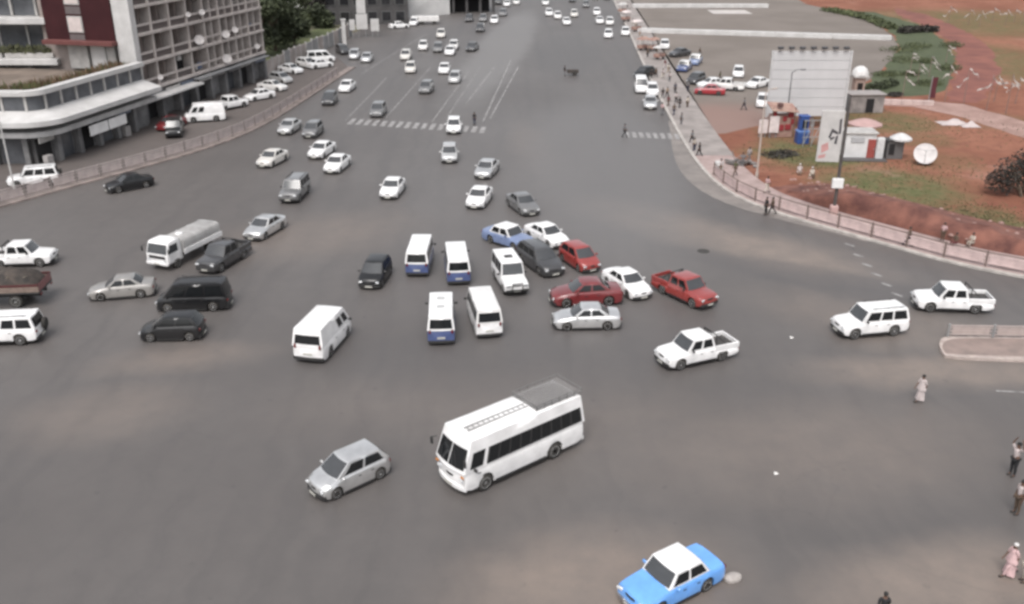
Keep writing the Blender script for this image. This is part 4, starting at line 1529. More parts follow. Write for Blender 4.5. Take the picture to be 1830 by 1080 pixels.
def tree(name, loc, h, rad, leaf, label, n=2600, seed=0, group=None, base=.25, lean=(0, 0), size=.28, cat='tree'):
    r = random.Random(seed)
    t = thing(name, label, cat, (loc[0], loc[1], 0), 0, group)
    tr = MB()
    top = Vector((lean[0], lean[1], h * .62))
    prev, pr = Vector((0, 0, -.1)), h * .035
    for k in range(1, 5):
        q = top * (k / 4) + Vector((r.uniform(-.1, .1), r.uniform(-.1, .1), 0)) * h * .08
        tr.tube(prev, q, pr, pr * .78, 8)
        prev, pr = q, pr * .78
    lobes = []
    for k in range(9):
        a_ = r.uniform(0, 6.28)
        d = rad * r.uniform(.25, .72)
        z = h * (base + (1 - base) * r.uniform(.22, .86))
        c_ = Vector((lean[0] * z / h * 1.4 + math.cos(a_) * d, lean[1] * z / h * 1.4 + math.sin(a_) * d, z))
        st_ = top * min(.95, z / h * .7)
        tr.tube(st_, lerp(st_, c_, .55) + Vector((0, 0, .1)), h * .015, h * .010, 6)
        tr.tube(lerp(st_, c_, .55) + Vector((0, 0, .1)), c_, h * .010, h * .004, 5)
        lobes.append((c_, rad * r.uniform(.32, .52)))
    tr.obj('trunk', BARK, t, smooth=50, fix=False)
    lm = MB()
    for _ in range(n):
        c_, lr = r.choice(lobes)
        v = Vector((r.gauss(0, 1), r.gauss(0, 1), r.gauss(0, .75)))
        v = v.normalized() * lr * (r.random() ** .35) * r.choice((1, 1, 1, 1.18))
        p = c_ + v
        if p.z < .1:
            continue
        ax = Vector((r.gauss(0, 1), r.gauss(0, 1), r.gauss(0, .6))).normalized()
        bx = ax.cross(Vector((r.gauss(0, 1), r.gauss(0, 1), r.gauss(0, 1)))).normalized()
        s_ = size * r.uniform(.5, 1.15)
        lm.add([p - ax * s_, p + bx * s_ * .5, p + ax * s_, p - bx * s_ * .5], [(0, 1, 2, 3)])
    lm.obj('crown', LEAVES[leaf], t, fix=False)
    return t


TG = 'trees in the park beyond the beige block'
for px, py, h, rad, lf, lab in ((478, 104, 9.5, 4.2, 'dark', 'dark dense tree touching the far corner of the beige block'), (505, 92, 8.6, 4.6, 'dark', 'broad dark tree in front of the park grove, above the boundary wall'),
                                (538, 84, 5.0, 2.8, 'dark', 'lower dark tree at the edge of the park lawn'), (490, 78, 11.5, 5.2, 'mid', 'tall green topped tree at the back of the park grove'),
                                (525, 66, 9.5, 5.0, 'mid', 'green topped tree behind the park lawn, right of the tallest'), (588, 50, 3.4, 3.0, 'dark', 'low dark bushy tree beside the white gate post'),
                                (604, 40, 5.0, 3.0, 'grey', 'grey dark tree in front of the pavilion roof'), (562, 46, 6.0, 3.4, 'grey', 'grey dark tree beside the white marquee')):
    x, y = G(px, py)
    tree('tree', (x - 1.0, y), h, rad, lf, lab, 2600, int(px), TG, base=.08, size=.42)
x, y = G(1826, 352)
tree('tree', (x, y), 4.4, 2.3, 'grey', 'dark leaning scrubby tree on red soil at the right edge', 2600, 77, None, base=-.05, lean=(-1.2, .4), size=.15)

# marquee, pavilion, gate post, sign boards and dark shops at the top left
x, y = G(552, 38)
t = thing('marquee', 'white peaked marquee roof among the park trees', 'tent', (x, y, 0), .3)
MB().add([(-5, -4, 2.8), (5, -4, 2.8), (5, 4, 2.8), (-5, 4, 2.8), (-1, 0, 6.6), (1, 0, 6.6), (-5, -4, 2.4), (5, -4, 2.4), (5, 4, 2.4), (-5, 4, 2.4)],
         [(0, 1, 5, 4), (1, 2, 5), (2, 3, 4, 5), (3, 0, 4), (0, 6, 7, 1), (1, 7, 8, 2), (2, 8, 9, 3), (3, 9, 6, 0)]).obj('roof', WHITEWALL, t)
for sx in (-4.8, 4.8):
    for sy in (-3.8, 3.8):
        MB().tube((sx, sy, 0), (sx, sy, 2.6), .07).obj('leg', GREYM, t)
x, y = G(598, 40)
t = thing('pavilion', 'low grey pavilion with a flat pale roof behind the park lawn', 'building', (x, y, 0), .25)
MB().box((0, 3, 1.5), (9, 6, 3)).obj('wall', SHOPW, t)
MB().bevbox((0, 2.8, 3.2), (10, 7.4, .4), .05).obj('roof', CONC, t)
for k in range(4):
    MB().box((-3.3 + 2.2 * k, -.03, 1.4), (1.3, .08, 1.5)).obj('window', DARKW, t)
x, y = G(616, 80)
t = thing('gate_post', 'tall white gate post at the end of the boundary wall', 'post', (x, y, 0), .2)
MB().bevbox((0, 0, 1.9), (.62, .62, 3.8), .03).obj('shaft', WHITEWALL, t)
MB().bevbox((0, 0, 3.9), (.8, .8, .22), .04).obj('cap', WHITEWALL, t)


def board(px, py, w_, z0, z1, label, cat='sign', n=1, m_=None, legs=2, group=None, rz=.15):
    x, y = G(px, py)
    t = thing('sign_board', label, cat, (x, y, 0), rz, group)
    hh = (z1 - z0) / n
    for k in range(n):
        MB().bevbox((0, 0, z0 + hh * (k + .5)), (w_ * (1 if k % 2 == 0 else .8), .14, hh - .08), .02).obj('board', m_ or WHITEWALL, t)
    for k in range(legs):
        xx = 0 if legs == 1 else (-w_ * .32, w_ * .32)[k]
        MB().tube((xx, .12, 0), (xx, .12, z1), .06).obj('leg', GREYM, t)
    return t


board(648, 66, 1.9, 1.2, 6.4, 'tall white two part sign board on legs by the far shops', n=2, group='white sign boards by the far shops')
board(631, 70, .9, 1.4, 3.2, 'small white sign board left of the tall one', legs=1, group='white sign boards by the far shops')
board(671, 66, 1.4, .9, 3.0, 'squat pale sign board right of the tall white one', group='white sign boards by the far shops')
x, y = G(665, 48)
t = thing('dark_building', 'dark grey flat roofed building behind the white sign boards', 'building', (x - 1.5, y + 3, 0), .12)
DG = mat('dark_grey_wall', (.065, .062, .062), .8, scale=.4, var=.35)
MB().box((0, 5, 3.2), (16, 10, 6.4)).obj('wall', DG, t)
MB().bevbox((0, 4.8, 6.5), (16.8, 11, .4), .04).obj('roof', mat('roof_grey', (.13, .125, .125), .8, scale=.4), t)
for k in range(6):
    for zz in (1.5, 4.4):
        w_ = MB().box((-6.4 + 2.56 * k, -.04, zz), (1.8, .12, 1.8)).obj('window', mat('dull_frame', (.10, .10, .10), .6), t)
        MB().box((-6.4 + 2.56 * k, -.115, zz), (1.55, .04, 1.55)).obj('pane', DARKW, w_)
x, y = G(742, 32)
t = thing('canopy_building', 'pale building with sloping white front and dark forecourt canopy at the top', 'building', (x + 1.5, y + 8, 0), .22)
MB().add([(-6, -8, 0), (4.5, -3, 0), (4.5, 8, 0), (-6, 8, 0), (-6, -7.2, 3.2), (4.5, -2.4, 5.2), (4.5, 8, 5.2), (-6, 8, 3.2)], [(0, 1, 5, 4), (1, 2, 6, 5), (2, 3, 7, 6), (3, 0, 4, 7), (4, 5, 6, 7)]).obj('wall', mat('pale_cladding', (.50, .49, .48), .7, scale=.3, col2=(.38, .375, .37)), t)
MB().bevbox((9.4, 2, 3.5), (9.6, 9, .7), .06).obj('canopy', WHITEWALL, t)
MB().box((9.2, 3.5, 1.6), (8.6, 5, 3.2)).obj('shop', DARKH, t)
for k in range(4):
    MB().bevbox((5.4 + 2.8 * k, -1.8, 1.65), (.5, .5, 3.3), .03).obj('pillar', DG, t)

x, y = G(24, 341)


def street_lamp(px, py, h, label, arm=1.6, rz=0.0, m_=GREYM, group='street lamps'):
    x, y = G(px, py)
    t = thing('street_lamp', label, 'street lamp', (x, y, 0), rz, group)
    MB().tube((0, 0, 0), (0, 0, h), .085, .05, 8).obj('pole', m_, t)
    MB().tube((0, 0, 0), (0, 0, .5), .14, .13, 8).obj('base', m_, t)
    MB().tube((0, 0, h - .02), (arm * .5, 0, h + .22), .045, .04, 6).tube((arm * .5, 0, h + .22), (arm, 0, h + .26), .04, .035, 6).obj('arm', m_, t)
    MB().bevbox((arm + .25, 0, h + .25), (.6, .22, .12), .04).obj('lamp_head', m_, t)
    return t


street_lamp(27, 342, 7.6, 'pale street lamp behind the left railing near the white parked off roader', 1.4, .2, mat('pale_pole', (.45, .44, .43), .5, scale=3))
street_lamp(1352, 318, 7.2, 'thin pale lamp post beside the pavement at the right hand bend', .8, .6, mat('tan_pole', (.42, .36, .32), .6, scale=3))
street_lamp(1403, 236, 6.0, 'thin dark lamp post standing before the big white billboard', .8, 0, mat('dark_pole', (.10, .10, .105), .6, scale=3))

# ------------------------------------------------------------------ things on the red ground at the right
bb = thing('billboard', 'big blank white billboard of wide panels with floodlights along its top', 'billboard', (30.2, 95, 0))
for k in range(7):
    MB().bevbox((0, 0, 1.25 + .94 * (k + .5)), (7.75, .10, .905), .015).obj('panel', mat('billboard_white', (.50, .50, .505), .6, scale=.4, col2=(.45, .45, .455), detail=8), bb)
MB().box((0, .07, 4.5), (7.6, .03, 6.5)).obj('backing', mat('backing_grey', (.30, .30, .30), .8), bb)
for xx in (-3.98, 3.98):
    MB().bevbox((xx, 0, 4.5), (.16, .2, 6.7), .02).obj('frame', mat('billboard_frame', (.50, .50, .50), .6), bb)
for xx in (-3, -1, 1, 3):
    MB().tube((xx, .5, 0), (xx, .5, 7.6), .13, .11, 8).obj('post', GREYM, bb)
    MB().tube((xx, .5, 5.4), (xx, 2.6, 0), .07, .07, 6).obj('strut', GREYM, bb)
for k in range(7):
    xx = -3.3 + 1.1 * k
    l_ = MB().tube((xx, .2, 7.5), (xx, -.1, 8.1), .04, n=6).obj('lamp_arm', GREYM, bb)
    MB().bevbox((xx, -.2, 8.15), (.55, .4, .26), .05).obj('floodlight', mat('lamp_dark', (.05, .05, .055), .5), l_)

x, y = G(1488, 390)
sg = thing('pole_sign', 'tall pole with an upright white picture sign and a white box lower down', 'sign', (x, y, 0), math.radians(-8))
MB().tube((0, 0, 0), (0, 0, 9.0), .13, .10, 10).obj('pole', mat('sign_pole', (.075, .066, .062), .6, scale=3, var=.3), sg)
MB().bevbox((0, 0, .5), (.55, .55, 1.0), .05).obj('plinth', mat('plinth_pink', (.45, .30, .28), .85, scale=2), sg)
MB().bevbox((-.05, -.22, 2.75), (.8, .25, .72), .03).obj('control_box', mat('box_white', (.68, .67, .66), .5), sg)
bd = MB().bevbox((-.98, 0, 6.15), (1.62, .16, 3.75), .03).obj('board', mat('sign_white', (.46, .44, .425), .6, scale=1.2, var=.12), sg)
INK = mat('print_dark', (.06, .055, .06), .6, scale=3)
pr = MB()
for pts in (((-.50, 7.4), (-.34, 7.5), (-.30, 6.4), (-.46, 6.3)), ((-.95, 6.75), (-.5, 6.5), (-.5, 6.3), (-1.0, 6.5)), ((-1.15, 6.1), (-.95, 6.75), (-.85, 6.5), (-1.0, 6.0)), ((-.62, 6.2), (-.45, 6.25), (-.5, 5.6), (-.68, 5.65)),
            ((-1.0, 6.05), (-.7, 6.2), (-.72, 6.02), (-.98, 5.85))):
    pr.add([(a_, -.086, b_) for a_, b_ in pts] + [(a_, -.078, b_) for a_, b_ in pts], [(0, 1, 2, 3), (4, 5, 6, 7), (0, 1, 5, 4), (1, 2, 6, 5), (2, 3, 7, 6), (3, 0, 4, 7)])
pr.obj('print', INK, bd)
pr = MB()
for pts in (((-1.55, 5.5), (-1.1, 5.75), (-1.0, 5.2), (-1.5, 4.9)), ((-1.65, 4.75), (-1.15, 4.9), (-1.2, 4.6), (-1.68, 4.5))):
    pr.add([(a_, -.086, b_) for a_, b_ in pts] + [(a_, -.078, b_) for a_, b_ in pts], [(0, 1, 2, 3), (4, 5, 6, 7), (0, 1, 5, 4), (1, 2, 6, 5), (2, 3, 7, 6), (3, 0, 4, 7)])
pr.obj('print', mat('print_pink', (.45, .24, .23), .6, scale=3), bd)

# booths and stalls
x, y = G(1396, 246)
t = thing('stall', 'red and cream stall with red boards in front of the billboard', 'stall', (x, y, 0), .1)
CREAM = mat('cream_board', (.36, .25, .20), .8, scale=1.2, col2=(.24, .13, .11))
REDB = mat('red_board', (.24, .025, .03), .7, scale=2)
MB().bevbox((0, .6, 1.1), (2.2, 1.2, 2.2), .05).obj('counter', CREAM, t)
for xx, zz, w_, h_ in ((.75, 2.35, .6, .7), (-.15, 1.0, .55, .6), (.55, 1.05, .6, .55), (-.9, 2.1, .35, 1.3), (.15, 1.9, .4, .5), (.95, 1.6, .3, .5), (-.55, 1.55, .4, .35)):
    MB().bevbox((xx, -.05, zz), (w_, .10, h_), .02).obj('red_board', REDB, t)
for sx in (-1.15, 1.15):
    MB().tube((sx, -.1, 0), (sx, -.1, 3.0), .06).obj('post', mat('post_brown', (.14, .09, .07), .8), t)
MB().add([(-1.35, -.5, 2.75), (1.35, -.5, 2.55), (1.35, 1.5, 3.0), (-1.35, 1.5, 3.25), (-1.35, -.5, 2.83), (1.35, -.5, 2.63), (1.35, 1.5, 3.08), (-1.35, 1.5, 3.33)], [(3, 2, 1, 0), (4, 5, 6, 7), (0, 1, 5, 4), (1, 2, 6, 5), (2, 3, 7, 6), (3, 0, 4, 7)]).obj('roof', CREAM, t)
MB().bevbox((-.5, -.1, 3.25), (.5, .4, .4), .05).obj('lantern', mat('lantern_dark', (.10, .05, .045), .8), t)
x, y = G(1381, 246)
board(1381, 247, .95, .5, 2.2, 'pale pink upright board left of the red stall', 'sign', legs=2, m_=PALE, rz=0)
board(1362, 246, .9, .4, 1.8, 'pale pink low board by the lamp post, left of the red stall', 'sign', legs=2, m_=PALE, rz=.1)
x, y = G(1432, 256)
t = thing('booth', 'narrow blue booth with a lighter band standing under the billboard', 'booth', (x, y, 0), .05)
BLU = mat('booth_blue', (.03, .075, .25), .5, scale=2)
MB().bevbox((0, 0, .55), (1.15, 1.0, 1.1), .05).obj('base', BLU, t)
MB().bevbox((0, 0, 1.2), (1.2, 1.05, .18), .04).obj('band', mat('band_blue', (.12, .22, .48), .5), t)
MB().bevbox((0, .05, 1.95), (.85, .8, 1.3), .06).obj('upper_body', BLU, t)
MB().bevbox((0, .05, 2.66), (1.0, .95, .14), .05).obj('roof', BLU, t)
MB().box((0, -.36, 1.95), (.5, .04, .8)).obj('window', DARKW, t)
x, y = G(1456, 262)
t = thing('scaffold', 'grey scaffold of crossed bars right of the blue booth', 'scaffold', (x, y, 0), .1)
for k in range(4):
    MB().tube((-1.2 + .8 * k, 0, 0), (-1.2 + .8 * k, 0, 2.5), .05).obj('upright', GREYM, t)
    if k < 3:
        MB().tube((-1.2 + .8 * k, -.06, .3), (-.4 + .8 * k, -.06, 2.3), .04).obj('brace', GREYM, t)
for zz in (.9, 1.7, 2.5):
    MB().tube((-1.3, .06, zz), (1.3, .06, zz), .045).obj('bar', GREYM, t)

x, y = G(1534, 284)
t = thing('kiosk', 'white kiosk with a red door beside the pole sign', 'kiosk', (x, y, 0), math.radians(-4))
MB().bevbox((0, 1.0, 1.15), (2.7, 2.0, 2.3), .03).obj('wall', mat('kiosk_white', (.58, .575, .575), .7, scale=.8, var=.15), t)
MB().bevbox((0, 1.0, 2.36), (3.0, 2.3, .14), .03).obj('roof', CONC, t)
d_ = MB().bevbox((1.0, -.03, .95), (.72, .07, 1.75), .02).obj('door', mat('door_red', (.27, .06, .05), .6, scale=2), t)
MB().bevbox((1.25, -.09, .95), (.08, .06, .14), .01).obj('handle', GREYM, d_)
MB().bevbox((1.75, .0, 1.0), (.7, .5, 2.0), .08).obj('side_tank', mat('tank_pale', (.52, .52, .52), .6), t)
MB().bevbox((.2, -.5, .06), (4.2, 1.2, .12), .02).obj('step', mat('slab_dark', (.08, .075, .075), .8), t)  # low dark slab drawn for the dark line along the kiosk's foot
MB().bevbox((-.3, -.04, 1.75), (1.2, .06, .5), .02).obj('hatch', mat('kiosk_grey', (.36, .36, .37), .6), t)


def parasol(px, py, r, h, m_, label, ribs=10, group='parasols by the kiosk'):
    x, y = G(px, py)
    t = thing('parasol', label, 'parasol', (x, y, 0), 0, group)
    MB().tube((0, 0, 0), (0, 0, h), .04).obj('pole', GREYM, t)
    MB().lathe([(.0, h + .02), (r * .3, h - .07), (r * .62, h - .22), (r, h - .48), (r * .98, h - .62)], ribs, None).obj('canopy', m_, t, smooth=20)
    MB().lathe([(.28, 0), (.28, .1), (.1, .16), (0, .16)], 10).obj('foot', CONC, t)
    return t


parasol(1540, 262, 1.6, 2.7, mat('parasol_pink', (.40, .265, .25), .8, scale=1.5), 'pale pink round parasol behind the white kiosk')
parasol(1604, 283, 1.0, 2.35, mat('parasol_white', (.50, .49, .485), .8, scale=1.5), 'white parasol over the dark hut right of the kiosk')
x, y = G(1600, 287)
t = thing('hut', 'small dark grey hut under the white parasol', 'hut', (x, y + .9, 0), 0)
MB().bevbox((0, 0, .85), (1.5, 1.1, 1.7), .03).obj('wall', mat('hut_grey', (.11, .105, .105), .8, scale=1.5), t)
MB().bevbox((0, -.02, 1.75), (1.7, 1.3, .1), .02).obj('roof', DG, t)
MB().box((-.35, -.57, .95), (.5, .05, 1.0)).obj('opening', DARKH, t)
x, y = G(1650, 294)
dish((x, y, 0), .98, math.radians(-110), math.radians(52), 'large white dish standing alone on the red soil', None, .30)

x, y = G(1530, 180)
t = thing('sentry_post', 'tan sentry post with a white domed top right of the billboard', 'booth', (x, y, 0), 0)
TAN = mat('tan_render', (.34, .255, .215), .85, scale=.8, var=.2)
MB().bevbox((0, 0, 1.35), (1.15, 1.15, 2.7), .04).obj('wall', TAN, t)
MB().bevbox((0, 0, 2.85), (1.7, 1.7, .3), .06).obj('eaves', CONC, t)
MB().lathe([(.95, 3.0), (.9, 3.35), (.68, 3.75), (.3, 3.98), (0, 4.02)], 16).obj('dome', mat('dome_white', (.58, .57, .56), .6), t, smooth=40)
MB().box((0, -.585, 1.7), (.6, .05, .9)).obj('window', DARKW, t)
x, y = G(1552, 203)
t = thing('shed', 'grey concrete shed with a black doorway at the edge of the lawn', 'shed', (x, y + 1.2, 0), .05)
MB().bevbox((-.3, 0, 1.0), (3.8, 2.2, 2.0), .05).obj('wall', mat('shed_grey', (.24, .215, .205), .9, scale=.9, var=.35, bump=.4), t)
MB().bevbox((-.3, 0, 2.05), (4.1, 2.5, .12), .03).obj('roof', mat('shed_roof', (.28, .255, .245), .9, scale=1), t)
MB().box((.0, -1.12, .85), (.85, .08, 1.5)).obj('doorway', DARKH, t)
x, y = G(1508, 204)
t = thing('notice_panel', 'narrow dark upright panel at the right foot of the billboard', 'panel', (x, y, 0), .1)
MB().bevbox((0, 0, 1.2), (.62, .10, 2.0), .02).obj('board', mat('panel_dark', (.09, .09, .095), .6), t)
for sx in (-.25, .25):
    MB().tube((sx, .08, 0), (sx, .08, 2.2), .035).obj('leg', GREYM, t)

for px, py, sx, sy, lab in ((1702, 221, 1.5, 1.0, 'white crumpled sheet on the pale dirt path, larger of two'), (1733, 226, .95, .7, 'white crumpled sheet on the pale dirt path, smaller of two')):
    x, y = G(px, py)
    r_ = random.Random(px)
    rows = [[(x + lerp(-sx, sx, i / 6), y + lerp(-sy, sy, j / 6), .03 + (.5 * math.exp(-((i - 3.4) ** 2 + (j - 3) ** 2) / 2.2) + r_.uniform(0, .12)) * (0 < i < 6 and 0 < j < 6)) for i in range(7)] for j in range(7)]
    tag(MB().grid(rows).obj('cloth_sheet', mat('cloth_white', (.45, .39, .38), .9, scale=2), smooth=50), lab, 'sheet', 'white sheets on the dirt path')


# poles hung with pale ribbons
RIB = mat('ribbon_pale', (.42, .385, .36), .8, scale=1.5, var=.15)


def ribbon_pole(px, py, h, label, seed, group='poles hung with pale ribbons on the slope'):
    r = random.Random(seed)
    x, y = G(px, py)
    t = thing('ribbon_pole', label, 'pole', (x, y, 0), r.uniform(-.5, .5), group)
    MB().tube((0, 0, 0), (r.uniform(-.15, .15), 0, h), .05, .03, 6).obj('pole', mat('ribbon_pole_paint', (.20, .14, .12), .8), t)
    for k in range(2):
        sgn = 1 if k == 0 else r.choice((-1, 1))
        p = Vector((0, 0, h * (1 - .25 * k)))
        rows = []
        n = 10
        for i in range(n):
            wdt = .13 * (1 - .3 * i / n)
            tw = math.sin(i * .9 + seed) * .9
            a_, b_ = Vector((0, math.sin(tw) * wdt * .5, math.cos(tw) * wdt)), Vector((.0, .02, 0))
            rows.append([p + a_, p, p - a_])
            p = p + Vector((sgn * r.uniform(.02, .22), r.uniform(-.12, .12), r.uniform(-.26, .08)))
        MB().grid(rows).obj('ribbon', RIB, t, smooth=60)
    return t


pl_ = [(1612, 176, 3.2), (1640, 150, 2.6), (1626, 128, 2.4), (1688, 182, 4.2), (1722, 186, 4.0), (1762, 198, 4.0), (1797, 204, 4.4), (1660, 138, 2.6), (1690, 112, 2.4), (1814, 186, 3.0), (1776, 182, 3.0)]
names = ['nearest the pale wall', 'on the lawn behind the dark hedge', 'in the middle of the lawn', 'beside the maroon banner', 'on the red track', 'right of the red track', 'farthest right at the bend of the path', 'by the lawn edge', 'at the far edge of the lawn',
         'short and set behind on the right', 'short, between two taller poles']
for i, ((px, py, h), nm) in enumerate(zip(pl_, names)):
    ribbon_pole(px, py, h, 'thin pole with pale ribbons, ' + nm, i + 3)
for i, (px, py) in enumerate(((1694, 40), (1730, 45), (1750, 48), (1772, 42), (1796, 46), (1812, 40), (1826, 44))):
    ribbon_pole(px, py, 2.8, 'small pale ribbon pole in the row on the far slope, ' + ('leftmost', 'second from the left', 'third from the left', 'fourth and middle one', 'third from the right', 'second from the right', 'rightmost')[i], 40 + i, 'ribbon poles in a row on the far slope')
x, y = G(1664, 181)
t = thing('banner', 'dark maroon upright banner on a pole beside the lawn', 'banner', (x, y, 0), .2)
MB().tube((-.35, 0, 0), (-.35, 0, 2.9), .05).obj('pole', GREYM, t)
MB().grid([[(-.33 + .75 * i / 4, .07 * math.sin(i * 1.3 + j), .35 + 2.4 * j / 5) for i in range(5)] for j in range(6)]).obj('cloth', mat('banner_maroon', (.085, .018, .025), .8, scale=2), t, smooth=60)

# clipped hedges and shrubs on the lawn
def leafy(name, label, cat, pts, w_, h, leaf, n, seed, group=None, size=.2):
    r = random.Random(seed)
    x0, y0 = pts[0]
    t = thing(name, label, cat, (x0, y0, 0), 0, group)
    P_ = densify(pts, .5)
    st_ = MB()
    for x, y, hd in along(pts, 1.6):
        st_.tube((x - x0, y - y0, -.05), (x - x0 + r.uniform(-.1, .1), y - y0, h * .7), .05, .03, 5)
    st_.obj('stem', BARK, t, fix=False)
    lm = MB()
    for _ in range(n):
        q = r.choice(P_)
        a_ = r.uniform(0, 6.28)
        d = w_ * math.sqrt(r.random())
        z = h * (.15 + .85 * r.random()) * (1 - .35 * (d / w_) ** 2) * r.uniform(.8, 1.1)
        p = Vector((q[0] - x0 + math.cos(a_) * d, q[1] - y0 + math.sin(a_) * d, z))
        ax = Vector((r.gauss(0, 1), r.gauss(0, 1), r.gauss(0, .7))).normalized()
        bx = ax.cross(Vector((r.gauss(0, 1), r.gauss(0, 1), r.gauss(0, 1)))).normalized()
        s_ = size * r.uniform(.5, 1.2)
        lm.add([p - ax * s_, p + bx * s_ * .55, p + ax * s_, p - bx * s_ * .55], [(0, 1, 2, 3)])
    lm.obj('foliage', LEAVES[leaf], t, fix=False)
    return t


HG = 'hedges round the lawn'
leafy('hedge', 'long dark hedge at the far side of the lawn', 'hedge', [G(1612, 60), G(1640, 58), G(1668, 57)], 1.0, 1.3, 'grey', 1300, 1, HG, .3)
leafy('hedge', 'long dark hedge at the near side of the lawn by the shed', 'hedge', [G(1548, 163), G(1572, 160), G(1596, 153)], .7, .95, 'dark', 1000, 2, HG, .24)
leafy('hedge', 'grey green hedge along the far rim of the plaza', 'hedge', [G(1478, 20), G(1520, 28), G(1560, 38), G(1590, 52)], 1.5, 1.0, 'mid', 2200, 3, HG, .32)
SG = 'rounded shrubs on the lawn'
for i, (px, py, w_, h, lf, lab) in enumerate(((1628, 135, .8, 1.0, 'mid', 'small round shrub in the middle of the lawn'), (1657, 112, .7, .9, 'mid', 'small round shrub at the right of the lawn'), (1640, 85, 1.6, 1.1, 'mid', 'wide green shrub at the back of the lawn'),
                                              (1610, 92, 1.9, 1.2, 'mid', 'widest green shrub where the lawn meets the plaza'), (1620, 110, 2.0, 1.1, 'mid', 'spreading green shrub left of the lawn middle'), (1700, 85, 1.2, 1.4, 'mid', 'green shrub at the edge of the red track'),
                                              (1695, 125, 1.1, 1.2, 'mid', 'green shrub below the bend of the red track'), (1600, 172, .6, .6, 'grey', 'small grey shrub beside the pale wall'), (1660, 152, 1.2, .9, 'mid', 'low green shrub between ribbon poles'), (1585, 135, 1.3, .8, 'mid', 'low green shrub near the plaza corner'),
                                              (1480, 262, .6, .5, 'mid', 'small green shrub beside the scaffold'), (1395, 278, 1.0, .45, 'grey', 'low grey shrub before the red stall'))):
    x, y = G(px, py)
    leafy('shrub', lab, 'shrub', [(x - w_ * .6, y - .3), (x + w_ * .6, y + .5)], w_ * 1.25, h * .7, lf, 520, 20 + i, SG, .15)
A_, B_ = G(1572, 186), G(1668, 189)
t = thing('low_wall', 'low pale wall at the near edge of the lawn beside the shed', 'wall', (A_[0], A_[1], 0), math.atan2(B_[1] - A_[1], B_[0] - A_[0]))
ln = math.dist(A_, B_)
for k in range(5):
    MB().bevbox((ln / 5 * (k + .5), 0, .28), (ln / 5 - .03, .5, .56), .03).obj('block', mat('wall_pink', (.47, .37, .345), .8, scale=1), t)

# tufts of grass and loose stones on the red ground
r = random.Random(5)
tf = MB()
spots = [(1450, 275, 5, 5), (1590, 330, 6, 6), (1560, 215, 7, 7), (1780, 395, 3, 4), (1700, 378, 4, 2.5), (1650, 300, 7, 5), (1420, 285, 4, 4), (1560, 385, 4, 2), (1690, 230, 9, 6)]
for _ in range(5200):
    px, py, rx, ry = r.choice(spots)
    cx, cy = G(px, py)
    x, y = cx + r.gauss(0, .55) * rx, cy + r.gauss(0, .55) * ry
    hh, a_ = r.uniform(.05, .16), r.uniform(0, 6.28)
    lx, ly = math.cos(a_) * .07, math.sin(a_) * .07
    tf.add([(x - lx, y - ly, 0), (x + lx, y + ly, 0), (x + r.uniform(-.1, .1), y + r.uniform(-.1, .1), hh)], [(0, 1, 2)])
o = tf.obj('grass_tufts', mat('tuft_grass', (.125, .112, .058), .9, scale=.4, col2=(.085, .08, .038)), fix=False)
tag(o, 'short dry grass growing in tufts on the red ground', 'grass', kind='stuff')
stn = MB()
for _ in range(420):
    i = r.randrange(NB)
    q = bk[i]
    a_, b_ = bk[max(0, i - 1)], bk[min(NB - 1, i + 1)]
    d_ = math.dist(a_, b_)
    k = r.uniform(3.98, 11)
    x, y = q[0] - (b_[1] - a_[1]) / d_ * k, q[1] + (b_[0] - a_[0]) / d_ * k
    s_ = r.uniform(.06, .22)
    stn.lathe([(0, -s_ * .3), (s_, 0), (s_ * .7, s_ * .5), (0, s_ * .65)], 6, Matrix.Translation((x, y, .05 if k > 8 or k < 4.1 else .45)) @ Matrix.Rotation(r.uniform(0, 6), 4, 'Z'))
o = stn.obj('loose_stones', mat('stone_red', (.30, .19, .165), .95, scale=2, var=.3), fix=False)
tag(o, 'loose reddish stones scattered over the dug bank', 'stones', kind='stuff')


# ------------------------------------------------------------------ vehicles in the photograph
J, AV, PK, PL = 'vehicles crossing the junction', 'vehicles on the far avenue', 'vehicles parked along the shop fronts', 'vehicles parked beside the plaza'
